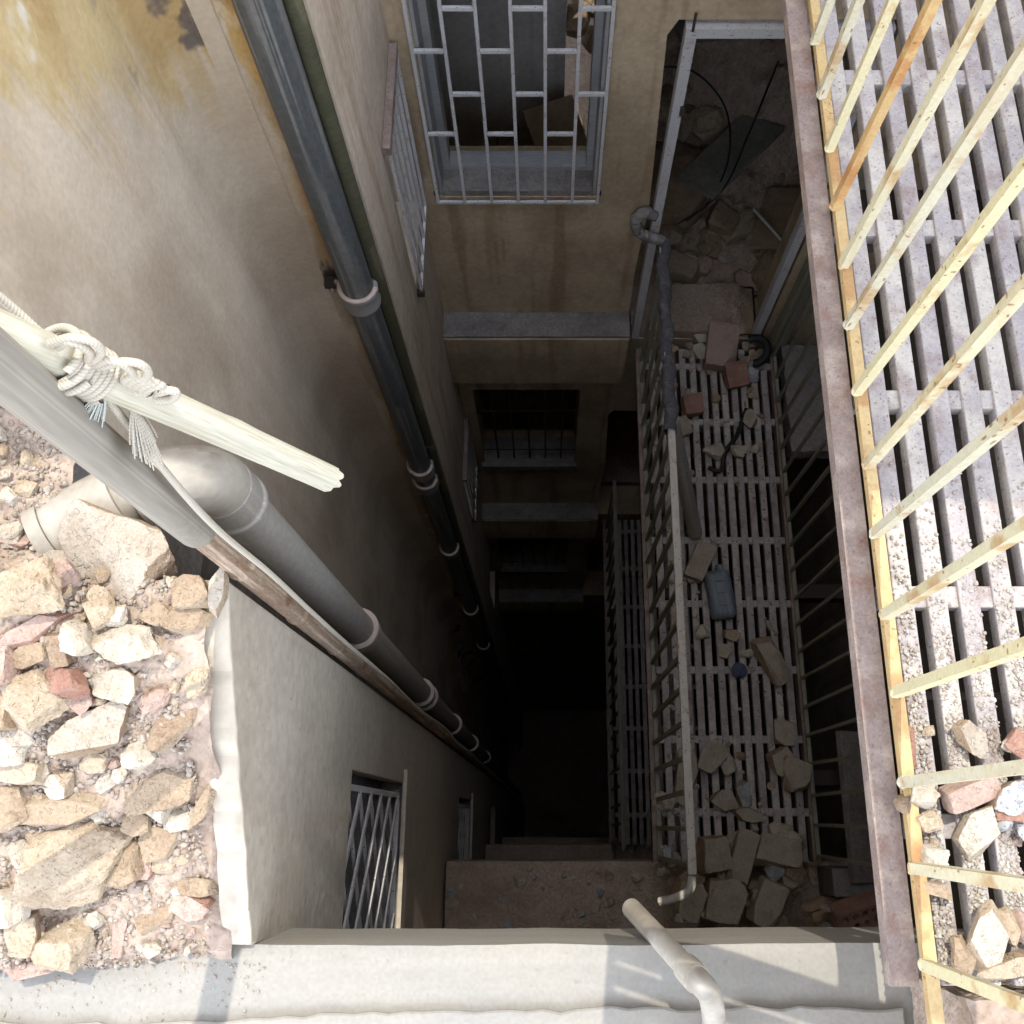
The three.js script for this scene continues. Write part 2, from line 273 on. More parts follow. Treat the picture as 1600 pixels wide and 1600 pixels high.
// -- end wall across the well, with a window and a doorway on every floor
const ZW = -2.47;
const wallEnd = thing('end_wall', 'tan stained end wall across the well with barred windows one above another', 'wall');
{
  const s = new THREE.Shape(); s.moveTo(-2.1, BASE); s.lineTo(2.3, BASE); s.lineTo(2.3, 17.55); s.lineTo(-2.1, 17.55); s.lineTo(-2.1, BASE);
  const hole = (x0, x1, y0, y1, jag = 0) => { const h = new THREE.Path(); h.moveTo(x0, y0); h.lineTo(x0 - jag * 0.3, y0 + (y1 - y0) * 0.3); h.lineTo(x0 + jag * 0.2, y0 + (y1 - y0) * 0.55); h.lineTo(x0 - jag, y0 + (y1 - y0) * 0.97); h.lineTo(x0, y1); h.lineTo(x1, y1); h.lineTo(x1, y0); h.lineTo(x0, y0); s.holes.push(h); };
  for (const y of [4.2, 7.2, 10.22]) hole(-0.44, 0.212, y, y + 1.2);
  for (const y of [3.0, 6.0, 9.02]) hole(0.435, 1.17, y, y + 2.1, 0.03);
  const g = new THREE.ExtrudeGeometry(s, { depth: 0.26, bevelEnabled: false }); g.translate(0, 0, ZW - 0.26);
  part(wallEnd, 'plaster_face', uvBox(g), M.wallFar);
  // beams at the floors, a step proud of the wall, with a mortar-smeared top
  for (const y of [9.285, 6.285, 3.285]) {
    const b = new RoundedBoxGeometry(0.955, 0.51, 0.146, 3, 0.012); b.translate(-0.045, y - 0.255, ZW + 0.0755);
    const beam = part(wallEnd, 'floor_beam', uvBox(b), M.wallFar);
    const t = new THREE.BoxGeometry(0.95, 0.012, 0.14, 60, 1, 10), p = t.attributes.position;
    for (let i = 0; i < p.count; i++) if (p.getY(i) > 0) p.setY(i, 0.004 + 0.014 * fbm3(p.getX(i) * 14, y, p.getZ(i) * 20));
    t.translate(-0.045, y + 0.0065, ZW + 0.073); t.computeVertexNormals(); part(beam, 'mortar_top', uvBox(t), M.concrete);
  }
  // window grilles: staggered short bars between uprights
  const gm = M.whiteFrame, gx = [-0.448, -0.336, -0.224, -0.112, 0.0, 0.112, 0.218];
  const bar = (x0, x1, y0, y1, z) => box(x0, x1, y0, y1, z - 0.006, z + 0.006);
  {
    const gr = part(wallEnd, 'window_grille'), z = ZW + 0.018, y0 = 10.205, y1 = 11.43, t = 0.006;
    gx.forEach((x) => part(gr, 'upright_bar', bar(x - t, x + t, y0 + 0.012, y1, z), gm));
    part(gr, 'frame_rail', bar(gx[0] - t, gx[6] + t, y0 - 0.001, y0 + 0.011, z), gm); part(gr, 'frame_rail', bar(gx[0] - t, gx[6] + t, y1 + 0.001, y1 + 0.013, z), gm);
    [[10.614, 0], [10.815, 1], [11.008, 0], [11.18, 1], [11.32, 0]].forEach(([y, o]) => { for (let k = o; k < 6; k += 2) part(gr, 'cross_bar', bar(gx[k] + t, gx[k + 1] - t, y - t, y + t, z), gm); });
    for (const [x, y] of [[gx[0] - 0.004, 10.25], [gx[6] + 0.004, 10.25]]) part(gr, 'wall_anchor', box(x - 0.01, x + 0.01, y - 0.008, y + 0.008, ZW - 0.03, ZW + 0.011), M.darkSteel);
    const fr = part(wallEnd, 'window_frame'), zf = ZW - 0.15;
    part(fr, 'jamb', box(-0.438, -0.398, 10.275, 11.41, zf - 0.04, zf + 0.04), M.blueFrame); part(fr, 'jamb', box(0.17, 0.21, 10.275, 11.41, zf - 0.04, zf + 0.04), M.blueFrame);
    part(fr, 'bottom_rail', box(-0.438, 0.21, 10.24, 10.273, zf - 0.04, zf + 0.04), M.blueFrame);
    part(fr, 'jamb_lining', box(-0.4385, -0.426, 10.24, 11.41, zf + 0.042, ZW - 0.004), M.blueFrame); part(fr, 'jamb_lining', box(0.198, 0.2105, 10.24, 11.41, zf + 0.042, ZW - 0.004), M.blueFrame);
    const sl = new THREE.BoxGeometry(0.63, 0.03, 0.14, 60, 1, 14), p = sl.attributes.position;
    for (let i = 0; i < p.count; i++) if (p.getY(i) > 0) p.setY(i, 0.012 + 0.008 * fbm3(p.getX(i) * 12, 2, p.getZ(i) * 30));
    sl.translate(-0.114, 10.236, ZW - 0.075); sl.computeVertexNormals(); part(fr, 'sill', uvBox(sl), M.concrete);
  }
  for (const y of [7.2, 4.2]) {                                         // dark rusted grilles further down
    const gr = part(wallEnd, 'window_grille'), z = ZW - 0.03;
    [-0.34, -0.224, -0.112, 0.0, 0.112].forEach((x) => part(gr, 'upright_bar', bar(x - 0.006, x + 0.006, y + 0.02, y + 1.19, z), M.darkSteel));
    for (const yy of [y + 0.2, y + 0.85]) part(gr, 'cross_bar', box(-0.45, 0.22, yy - 0.005, yy + 0.005, z + 0.007, z + 0.013), M.darkSteel);
    part(wallEnd, 'window_sill', box(-0.46, 0.23, y - 0.05, y + 0.012, ZW - 0.2, ZW + 0.035), M.concrete);
  }
  // doorway of the floor below: white steel frame and threshold
  const df = part(wallEnd, 'door_frame');
  part(df, 'jamb', box(0.462, 0.5, 9.06, 11.06, ZW - 0.03, ZW + 0.02), M.whiteFrame); part(df, 'jamb', box(1.11, 1.148, 9.06, 11.06, ZW - 0.03, ZW + 0.02), M.whiteFrame);
  part(df, 'head', box(0.462, 1.148, 11.062, 11.1, ZW - 0.03, ZW + 0.02), M.whiteFrame);
  part(df, 'hinge_pin', cyl(V(0.482, 11.1, ZW + 0.028), V(0.482, 11.17, ZW + 0.028), 0.005, 8), M.darkSteel);
  part(df, 'hinge', box(0.49, 0.506, 10.72, 10.76, ZW + 0.021, ZW + 0.032), M.darkSteel);
  const th = new THREE.BoxGeometry(0.68, 0.09, 0.29, 60, 3, 24), p = th.attributes.position;
  for (let i = 0; i < p.count; i++) { const x = p.getX(i), z = p.getZ(i); if (p.getY(i) > 0.03) p.setY(i, 0.045 + (fbm3(x * 9, 1, z * 9) - 0.5) * 0.02 - 0.07 * sm((x - 0.2 + z * 0.4 + fbm3(x * 20, 7, z * 20) * 0.1) * 6)); if (z > 0.13) p.setZ(i, z + (fbm3(x * 12, p.getY(i) * 12, 4) - 0.5) * 0.03); }
  th.translate(0.8, 9.045, ZW - 0.155); th.computeVertexNormals(); part(wallEnd, 'threshold', uvBox(th), M.dust);
}
// -- pier with the narrow side window
const pier = thing('pier_wall', 'pale pier beside the dark drain pipe with a narrow barred side window', 'wall');
{
  const s = new THREE.Shape(); s.moveTo(-2.466, BASE); s.lineTo(-1.69, BASE); s.lineTo(-1.69, 15.3); s.lineTo(-2.466, 15.3); s.lineTo(-2.466, BASE);
  for (const y of [4.24, 7.24, 10.24]) { const h = new THREE.Path(); h.moveTo(-2.43, y); h.lineTo(-2.03, y); h.lineTo(-2.03, y + 0.8); h.lineTo(-2.43, y + 0.8); h.lineTo(-2.43, y); s.holes.push(h); }
  const g = new THREE.ExtrudeGeometry(s, { depth: 0.14, bevelEnabled: false }); g.applyMatrix4(new THREE.Matrix4().set(0, 0, 1, -0.66, 0, 1, 0, 0, 1, 0, 0, 0, 0, 0, 0, 1));
  const q = g.index ? g.toNonIndexed() : g, a = q.attributes.position.array;   // mirror flips the winding: turn it back
  for (let i = 0; i < a.length; i += 9) for (let k = 0; k < 3; k++) { const t = a[i + 3 + k]; a[i + 3 + k] = a[i + 6 + k]; a[i + 6 + k] = t; }
  q.computeVertexNormals(); part(pier, 'plaster_face', uvBox(q), M.wallPier);
  const f = new THREE.BoxGeometry(0.218, 24.3, 0.12), uv = f.attributes.uv, p = f.attributes.position; f.translate(-0.771, 3.15, -1.752);
  for (let i = 0; i < uv.count; i++) uv.setXY(i, (p.getX(i) + 0.88) / 0.36, (p.getY(i) - 9) / 4.5);
  part(pier, 'flank', f, M.pierFlank);
  const f2 = new THREE.BoxGeometry(0.13, 24.3, 0.006), uv2 = f2.attributes.uv, p2 = f2.attributes.position; f2.translate(-0.593, 3.15, -1.6855);
  for (let i = 0; i < uv2.count; i++) uv2.setXY(i, (p2.getX(i) + 0.88) / 0.36, (p2.getY(i) - 9) / 4.5);
  part(pier, 'flank_coat', f2, M.pierFlank);
  part(pier, 'back_wall', box(-1.3, -1.25, BASE, 14, -2.46, -1.82), M.wallDull);
  for (const y of [10.24, 7.24]) {
    const gr = part(pier, 'window_grille'), x = -0.5, m = M.whiteFrame;
    part(gr, 'head_box', box(x - 0.018, x + 0.008, y + 0.78, y + 0.815, -2.44, -2.015), M.angle);
    [-2.425, -2.345, -2.265, -2.185, -2.105, -2.03].forEach((z) => part(gr, 'upright_bar', box(x - 0.005, x + 0.006, y - 0.01, y + 0.778, z - 0.006, z + 0.006), m));
    part(gr, 'frame_rail', box(x - 0.005, x + 0.006, y - 0.023, y - 0.011, -2.436, -2.02), m);
    part(gr, 'wall_anchor', box(-0.522, -0.49, y - 0.06, y - 0.03, -2.035, -2.015), M.darkSteel);
  }
}
// -- stained left wall
function cove() {  // rounded corner added to soften the shading step between the two walls
  const RR = 0.15, n = 24, pos = [], nor = [], uv = [], idx = [], y0 = BASE, y1 = 15.25, m = 30;
  for (let j = 0; j <= m; j++) for (let i = 0; i <= n; i++) { const a = Math.PI + i / n * Math.PI / 2, y = lerp(y0, y1, j / m); pos.push(-0.8795 + RR + RR * Math.cos(a), y, -1.6895 + RR + RR * Math.sin(a)); nor.push(-Math.cos(a), 0, -Math.sin(a)); uv.push(lerp(RR / 1.03, -0.04, i / n), (y - 8.5) / 5); }
  for (let j = 0; j < m; j++) for (let i = 0; i < n; i++) { const k = j * (n + 1) + i; idx.push(k, k + 1, k + n + 1, k + 1, k + n + 2, k + n + 1); }
  const g = new THREE.BufferGeometry(); g.setAttribute('position', new THREE.Float32BufferAttribute(pos, 3)); g.setAttribute('uv', new THREE.Float32BufferAttribute(uv, 2)); g.setAttribute('normal', new THREE.Float32BufferAttribute(nor, 3)); g.setIndex(idx); return g;
}
const stainedWall = thing('stained_wall', 'tall beige side wall with yellow damp stains at the upper left', 'wall');
{
  const g = new THREE.BoxGeometry(0.22, 24.2, 1.01), uv = g.attributes.uv, p = g.attributes.position; g.translate(-0.99, 3.1, -1.185);
  for (let i = 0; i < uv.count; i++) uv.setXY(i, (p.getZ(i) + 1.69) / 1.03, (p.getY(i) - 8.5) / 5);
  part(stainedWall, 'plaster_face', g, M.stained); part(stainedWall, 'added_cove', cove(), M.stained);
}
// -- broken partition on the near left, windows below
const partition = thing('partition_wall', 'pale plastered partition with a broken sloping top at the lower left', 'wall');
{
  const s = new THREE.Shape(); s.moveTo(-0.34, BASE); s.lineTo(1.7, BASE); s.lineTo(1.7, 11.538); s.lineTo(0.2, 11.538); s.lineTo(0.192, 11.79);
  const N = 26; for (let i = 0; i <= N; i++) { const t = i / N, z = 0.19 - 0.53 * t; s.lineTo(z, 11.8 + 0.3 * t + (fbm3(i * 0.7, 3, 9) - 0.5) * 0.02); }
  s.lineTo(-0.34, BASE);
  for (const y of [10.15, 7.15, 4.15]) { const h = new THREE.Path(); h.moveTo(-0.12, y); h.lineTo(0.62, y); h.lineTo(0.62, y + 0.93); h.lineTo(-0.12, y + 0.93); h.lineTo(-0.12, y); s.holes.push(h); }
  const g = new THREE.ExtrudeGeometry(s, { depth: 0.04, bevelEnabled: true, bevelSize: 0.004, bevelThickness: 0.004, bevelSegments: 2 }); g.applyMatrix4(new THREE.Matrix4().set(0, 0, -1, -0.484, 0, 1, 0, 0, 1, 0, 0, 0, 0, 0, 0, 1));
  part(partition, 'plaster_face', uvBox(g), M.wallPart);
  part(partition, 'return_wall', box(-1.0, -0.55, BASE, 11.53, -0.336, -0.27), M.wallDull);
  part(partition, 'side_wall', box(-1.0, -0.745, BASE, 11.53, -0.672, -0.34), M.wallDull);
  for (const y of [10.15, 7.15]) {
    const fr = part(partition, 'window_frame'), x = -0.503;
    part(fr, 'sill', box(-0.56, -0.47, y - 0.03, y + 0.012, -0.118, 0.62), M.concrete);
    const gr = part(partition, 'window_grille'), m = M.whiteFrame;
    part(gr, 'frame_rail', box(x - 0.008, x + 0.008, y + 0.03, y + 0.9, -0.085, -0.069), m);
    part(gr, 'frame_rail', box(x - 0.008, x + 0.008, y + 0.014, y + 0.029, -0.085, 0.6), m);
    for (let k = 0; k < 10; k++) for (const d of [1, -1]) {                 // straight flat bars crossing in a narrow lattice
      const yA = y - 0.1 + k * 0.165 - (d > 0 ? 0.5 : -0.1), yB = yA + d * 0.55, zA = -0.07, zB = 0.6, cl = (yy) => clamp((yy - yA) / (yB - yA));
      const t0 = Math.min(cl(y + 0.03), cl(y + 0.9)), t1 = Math.max(cl(y + 0.03), cl(y + 0.9)); if (t1 - t0 < 0.05) continue;
      const P = V(x + d * 0.007, lerp(yA, yB, t0), lerp(zA, zB, t0)), Q = V(x + d * 0.007, lerp(yA, yB, t1), lerp(zA, zB, t1)), L = P.distanceTo(Q), g = new THREE.BoxGeometry(0.006, 0.017, L); g.lookAt(Q.clone().sub(P)); g.translate((P.x + Q.x) / 2, (P.y + Q.y) / 2, (P.z + Q.z) / 2);
      part(gr, 'lattice_bar', uvBox(g), m);
    }
    part(partition, 'reveal_trim', box(-0.482, -0.468, y - 0.03, y + 0.06, -0.16, 0.6), M.wallPart);
  }
}
// -- rooms behind and beyond, added right-hand wall
const rooms = thing('rear_room_wall', 'grey room wall seen through the barred window of the end wall', 'wall');
part(rooms, 'wall_panel', box(-0.75, 0.1, 9.0, 11.75, -3.75, -3.6), M.roomGrey);
part(rooms, 'side_panel', box(-0.95, -0.8, 9.0, 11.75, -4.4, -2.74), M.roomGrey);
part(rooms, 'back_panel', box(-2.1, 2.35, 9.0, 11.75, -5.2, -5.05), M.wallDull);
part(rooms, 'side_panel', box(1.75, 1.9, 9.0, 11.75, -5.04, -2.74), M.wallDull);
for (const y of [6, 3]) part(rooms, 'back_panel', box(-2.1, 2.35, y, y + 2.78, -3.9, -3.75), M.wallDull);
structure('room_ceiling', box(-2.1, 0.3, 11.765, 11.94, -4.3, -2.735), M.concrete);
structure('room_ceiling', box(0.31, 2.35, 11.76, 11.95, -5.2, -2.735), M.concrete);
const rightWall = thing('added_side_wall', 'dark side wall added beyond the railings on the right to block sky light', 'wall');  // put in to darken the right side, height set by the sky light
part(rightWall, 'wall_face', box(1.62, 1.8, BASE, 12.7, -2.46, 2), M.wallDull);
structure('added_roof_slab', box(-2.3, 2.5, 15, 15.22, -0.45, 2.2), M.concrete);  // unseen slab added overhead to hold sky light off the well
const backWall = thing('added_corridor_wall', 'dull corridor back wall added under the sunlit floor to keep light out', 'wall');
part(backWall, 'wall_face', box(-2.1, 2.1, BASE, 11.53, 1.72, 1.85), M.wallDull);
part(backWall, 'side_panel', box(-2.2, -2.104, BASE, 11.53, -5.2, 1.85), M.wallDull);  // outer walls put in to stop light leaking from the sides
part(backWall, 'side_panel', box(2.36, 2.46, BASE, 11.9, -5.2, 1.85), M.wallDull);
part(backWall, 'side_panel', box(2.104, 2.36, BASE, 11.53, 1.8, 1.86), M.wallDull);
part(rooms, 'partition_panel', box(0.3, 0.42, 9.0, 11.75, -5.04, -2.735), M.roomGrey);
// -- walkways
function walkway(y, mats, label, z0, z1, crossZ, withCurb) {
  const w = thing('slatted_walkway', label, 'walkway');
  part(w, 'edge_angle', box(0.49, 0.53, y - 0.024, y + 0.004, z0, z1), M.angle);
  part(w, 'edge_angle', box(1.215, 1.25, y - 0.05, y + 0.004, z0, z1), M.angle);
  for (let k = 0; k < 12; k++) {
    const x = 0.56 + k * 0.0545, r = rr(-0.0015, 0.0015);
    const g = new RoundedBoxGeometry(0.033, 0.03, z1 - z0, 1, 0.003); g.rotateZ(rr(-0.05, 0.05)); g.rotateY(rr(-0.0016, 0.0016)); g.translate(x + 0.0165 + rr(-0.002, 0.002), y - 0.015 + r, (z0 + z1) / 2);
    const slat = part(w, 'slat', uvBox(g, 1, R(), R()), mats[k % mats.length]);
    slat.castShadow = true;
  }
  for (const z of crossZ) part(w, 'cross_bar', uvBox(new RoundedBoxGeometry(0.68, 0.028, 0.036, 1, 0.003).translate(0.876, y - 0.02, z), 1, R(), R()), mats[0]);
  for (let z = z0 + 0.4; z < z1; z += 0.9) part(w, 'under_beam', box(0.6, 1.61, y - 0.16, y - 0.053, z, z + 0.07), M.darkSteel);
  return w;
}
const seq = (a, b, d) => { const o = []; for (let z = a; z > b; z -= d) o.push(z); return o; };
walkway(12, M.slats, 'nearest slatted steel walkway, rusty and dusty, behind the cream railing on the right', ZW + 0.004, 0.225, seq(0.01, -2.4, 0.352));
walkway(9, M.slats, 'slatted walkway one floor down, scattered with bricks and stones', ZW + 0.05, 0.185, seq(-0.03, -2.4, 0.327));
walkway(6, M.slats, 'slatted walkway two floors down, almost lost in the dark', ZW + 0.05, 0.185, seq(-0.03, -2.4, 0.327));
// -- railings
function railing(x, y, label, z0, z1, pitch, mBar, mRail, mTop, size, first, topH = 0.95) {
  const w = thing('railing', label, 'railing');
  part(w, 'bottom_rail', box(x - size * 0.6, x + size * 0.6, y + 0.006, y + 0.006 + size, z0, z1), mRail);
  part(w, 'top_rail', box(x - size * 0.9, x + size * 0.9, y + topH, y + topH + size * 1.2, z0, z1), mTop);
  let i = 0; const b = new THREE.BoxGeometry(size, topH - size - 0.008, size); const bead = (k) => { const s = new THREE.IcosahedronGeometry(size * 0.5, 2), p = s.attributes.position; for (let i = 0; i < p.count; i++) { const n = 0.75 + 0.5 * noise3(p.getX(i) * 180 + k * 9, p.getY(i) * 180, p.getZ(i) * 180); p.setXYZ(i, p.getX(i) * n * 1.15, p.getY(i) * n * 0.8, p.getZ(i) * n * 1.25); } s.computeVertexNormals(); s.translate(-size * 0.12, -(topH - size - 0.008) / 2 + size * 0.1, 0); return uvBox(s); };
  const variants = [0, 1, 2, 3].map((k) => mergeGeometries([uvBox(b.clone(), 1, k * 0.37, k * 0.61), bead(k)]));
  for (let z = first; z > z0 + 0.02; z -= pitch, i++) {
    const o = part(w, 'bar', variants[i % 4], mBar[i % mBar.length]); o.position.set(x - size * 0.45, y + (topH + size) / 2 + 0.003, z); o.rotation.y = rr(-0.12, 0.12); o.rotation.z = rr(-0.008, 0.008); o.rotation.x = rr(-0.012, 0.012);
  }
  return w;
}
const creamOrder = [creamBars[2], creamBars[2], creamBars[0], creamBars[2], creamBars[0], creamBars[1], creamBars[0], creamBars[2], creamBars[1], creamBars[0], creamBars[2], creamBars[0], creamBars[1], creamBars[2], creamBars[0], creamBars[3], creamBars[1], creamBars[2]];
railing(0.543, 12, 'cream painted steel railing with rust, standing on the nearest walkway', ZW + 0.01, 0.9, 0.1268, creamOrder, M.railOrange, creamBars[0], 0.0155, 0.8312);
railing(0.52, 9, 'grey green railing with a white dusty handrail one floor down', ZW + 0.05, 0.185, 0.125, [M.greenSteel], M.greenSteel, M.whiteRail, 0.016, 0.16);
railing(1.235, 9, 'grey railing on the far side of the walkway one floor down', ZW + 0.05, 0.185, 0.133, [M.greenSteel], M.greenSteel, M.greenSteel, 0.014, 0.16);
railing(0.52, 6, 'dark railing two floors down beside the bottom of the well', ZW + 0.05, 0.185, 0.125, [M.greenSteel], M.greenSteel, M.greenSteel, 0.016, 0.16);
{  // slats added out of view to cast stripes whose real source is unknown
  const w = thing('added_shade_slats', 'slatted panel added out of view above the cream railing to throw striped shade on the floor', 'panel');
  const d = V(0.955, 0, 0.297), c = V(0.4, 13.0, -0.335), n = 5;
  const strip = (y, h, x0, x1) => { const g = new THREE.BoxGeometry(x1 - x0, h, 0.012); g.translate((x0 + x1) / 2, 0, 0); g.rotateY(-Math.atan2(d.z, d.x)); g.translate(c.x, y, c.z); return uvBox(g); };
  for (let i = 0; i < n; i++) part(w, 'shade_slat', strip(13.4 + i * 0.1 + rr(-0.012, 0.012), i < 1 ? 0.085 : 0.058, -0.23, 0.26), M.greenSteel);
  for (const x of [-0.236, 0.266]) { const g = new THREE.BoxGeometry(0.012, 0.5, 0.016); g.translate(x, 0, 0); g.rotateY(-Math.atan2(d.z, d.x)); g.translate(c.x, 13.6, c.z); part(w, 'shade_stile', uvBox(g), M.greenSteel); }
  part(w, 'support_leg', box(0.538, 0.554, 12.975, 13.45, -0.31, -0.296), M.greenSteel);
}
// kerb where the walkway meets the sunlit floor
{
  const g = new THREE.BoxGeometry(0.62, 0.21, 0.5, 60, 6, 50), p = g.attributes.position;
  for (let i = 0; i < p.count; i++) { const x = p.getX(i), y = p.getY(i), z = p.getZ(i), n = fbm3(x * 18, y * 18, z * 18, 4) - 0.5; if (y > 0.1) p.setY(i, y + n * 0.025); if (z < -0.24) p.setZ(i, z + n * 0.03); if (x < -0.3) p.setX(i, x + n * 0.02); }
  g.translate(0.905, SILL + 0.112, 0.49); g.computeVertexNormals(); single('concrete_kerb', uvBox(g), M.dust, 'rough grey concrete kerb at the end of the nearest walkway', 'kerb');
}

// ================================================================ pipes and poles
{
  const pl = thing('dark_drain_pipe', 'dark grey plastic drain pipe with collars running down the corner', 'pipe');
  const x = -0.6, z = -1.615, r = 0.05;
  part(pl, 'shaft', cyl(V(x, BASE, z), V(x, 14.6, z), r, 32), M.pipeDark);
  for (const h of [2.6, 4.15, 4.34, 5.55, 7.3, 8.9]) {
    const y = EYE - h, g = new THREE.LatheGeometry([[0.051, -0.05], [0.06, -0.048], [0.062, -0.035], [0.0585, -0.028], [0.0585, 0.014], [0.063, 0.02], [0.064, 0.036], [0.058, 0.045], [0.051, 0.046]].map(([a, b]) => new THREE.Vector2(a, b)), 36); g.translate(x, y, z);
    const c = part(pl, 'collar', g, M.collar);
    const dgeo = new THREE.TorusGeometry(0.0575, 0.0085, 8, 40, Math.PI * 1.3); dgeo.rotateX(Math.PI / 2); dgeo.scale(1, 0.7, 1); dgeo.rotateY(-0.1); dgeo.translate(x, y + 0.046, z); part(c, 'dust_ring', dgeo, M.collarDust);
  }
  const cb = part(pl, 'wall_clamp', box(x - 0.12, x - 0.05, EYE - 2.62, EYE - 2.6, z - 0.065, z - 0.03), M.darkSteel);
  part(cb, 'bolt', cyl(V(x - 0.075, EYE - 2.612, z - 0.04), V(x - 0.075, EYE - 2.575, z - 0.03), 0.007, 8), M.collarDust); part(cb, 'bolt', cyl(V(x - 0.095, EYE - 2.64, z - 0.05), V(x - 0.095, EYE - 2.61, z - 0.02), 0.005, 8), M.collarDust);
  const s = thing('thin_supply_pipe', 'thin olive pipe running down behind the dark drain pipe', 'pipe');
  part(s, 'shaft', cyl(V(-0.541, BASE, -1.659), V(-0.541, 14.5, -1.659), 0.0225, 16), M.pipeOlive);
  part(s, 'coupling', cyl(V(-0.541, 12.02, -1.659), V(-0.541, 12.16, -1.659), 0.0265, 16), paintRust([126, 72, 52], [110, 60, 40], 0.5, 921));
  for (const h of [4.0, 6.2]) part(s, 'coupling', cyl(V(-0.541, EYE - h, -1.659), V(-0.541, EYE - h + 0.05, -1.659), 0.0258, 16), M.pipeOlive);
}
{
  const pl = thing('grey_drain_pipe', 'grey plastic drain pipe with an elbow dropping into the well from the rubble', 'pipe');
  const x = -0.565, z = -0.545, r = 0.049, Y = EYE - 1.385;
  part(pl, 'shaft', cyl(V(x, BASE, z), V(x, Y - 0.16, z), r, 36), M.pipeGrey);
  const d = V(-0.2, -0.01, 0.11).normalize(), pts = [];
  const corner = V(x, Y, z), rad = 0.105;
  for (let i = 0; i <= 14; i++) { const t = i / 14 * Math.PI / 2, c = corner.clone().addScaledVector(d, rad).add(V(0, -rad, 0)); pts.push(c.addScaledVector(d, -rad * Math.cos(t)).add(V(0, rad * Math.sin(t), 0))); }
  const el = new THREE.TubeGeometry(new THREE.CatmullRomCurve3(pts), 40, 0.0575, 40, false); part(pl, 'elbow', uvBox(el), M.pipeElbow);
  part(pl, 'branch', cyl(corner.clone().addScaledVector(d, rad), corner.clone().addScaledVector(d, 0.6), r, 32), M.pipeElbow);
  const sk = cyl(corner.clone().addScaledVector(d, 0.125), corner.clone().addScaledVector(d, 0.235), 0.0595, 32); part(pl, 'socket', sk, M.pipeElbow); part(pl, 'socket_lip', cyl(corner.clone().addScaledVector(d, 0.236), corner.clone().addScaledVector(d, 0.258), 0.063, 32), M.pipeElbow);
  const ring = (y, h, rr2) => { const g = new THREE.LatheGeometry([[r, 0], [rr2 - 0.003, 0.001], [rr2, 0.006], [rr2, h - 0.006], [rr2 - 0.003, h - 0.001], [r, h]].map(([a, b]) => new THREE.Vector2(a, b)), 36); g.translate(x, y, z); return g; };
  const c0 = part(pl, 'collar', ring(Y - 0.175, 0.075, 0.0595), M.pipeGrey); part(c0, 'lip', ring(Y - 0.2, 0.022, 0.062), M.pipeGrey);
  for (const h of [2.82, 4.28, 4.44, 5.75, 7.2, 8.8]) { const c = part(pl, 'collar', ring(EYE - h, 0.07, 0.0595), M.collarDust); part(c, 'lip', ring(EYE - h + 0.072, 0.018, 0.064), M.collarDust); }
}
const PX = -0.468, PZ = -0.368;
{
  const pole = thing('bamboo_pole', 'upright brown bamboo pole in the corner with a grey plastic sleeve on its upper part', 'pole');
  const dense = []; for (let y = 0; y <= 12.3; y += 0.006) { const k = ((y - 0.19) % 0.335 + 0.335) % 0.335 - 0.1675; dense.push(new THREE.Vector2(0.0195 + Math.exp(-k * k / 5e-5) * 0.003 - Math.exp(-(k - 0.012) * (k - 0.012) / 4e-5) * 0.001, y)); }
  const g = new THREE.LatheGeometry(dense, 20), uv = g.attributes.uv; for (let i = 0; i < uv.count; i++) uv.setXY(i, uv.getX(i) * 0.16, uv.getY(i) * 12.3);
  g.translate(PX, 0, PZ); part(pole, 'cane', g, M.bamboo);
  const prof = [[0.021, 0], [0.0235, 0.001], [0.025, 0.012], [0.0252, 0.1], [0.025, 1.9]].map(([a, b]) => new THREE.Vector2(a, b)); const sg = new THREE.LatheGeometry(prof, 36), su = sg.attributes.uv; for (let i = 0; i < su.count; i++) su.setXY(i, su.getX(i) * 0.8, su.getY(i) * 0.9);
  sg.translate(PX, EYE - 1.185, PZ); part(pole, 'sleeve', sg, M.sleeve);
}
// wooden stick tied to the pole
const A0 = V(-0.4578, 12.7095, -0.4029), A1 = V(-0.2841, 12.3246, -0.4185);
const stickDir = A1.clone().sub(A0).normalize();
{
  const st = A0.clone().addScaledVector(stickDir, -0.7), L = A1.distanceTo(st), g = new THREE.CylinderGeometry(0.0178, 0.0205, L, 28, 120, false), p = g.attributes.position, uv = g.attributes.uv;
  for (let i = 0; i < p.count; i++) {
    let x = p.getX(i), y = p.getY(i), z = p.getZ(i); const t = y / L + 0.5, rad = Math.hypot(x, z) || 1e-6, a = Math.atan2(z, x);
    let k = 1 + (fbm3(Math.cos(a) * 2, y * 3, Math.sin(a) * 2, 3) - 0.5) * 0.22 + (noise3(Math.cos(a) * 6, y * 4, Math.sin(a) * 6) - 0.5) * 0.05 + 0.16 * Math.exp(-Math.pow((t - 0.62) * 60, 2)) * Math.max(0, Math.cos(a - 1)) + 0.14 * Math.exp(-Math.pow((t - 0.84) * 60, 2)) * Math.max(0, Math.cos(a + 1.2));
    if (rad > 1e-4) { x *= k; z *= k; }
    if (t > 0.985) { y += (noise3(x * 300, 1, z * 300) - 0.5) * 0.02 - (x > 0 ? 0.012 : 0); }
    y += 0; x += 0.006 * Math.sin(t * 5); p.setXYZ(i, x, y, z); uv.setXY(i, uv.getX(i) * 0.12, uv.getY(i) * L);
  }
  g.computeVertexNormals(); g.translate(0, L / 2, 0); g.applyQuaternion(new THREE.Quaternion().setFromUnitVectors(V(0, 1, 0), stickDir)); g.translate(st.x, st.y, st.z);
  single('wooden_stick', g, M.wood, 'pale peeled wooden stick tied aslant to the grey sleeve by rope', 'stick');
}
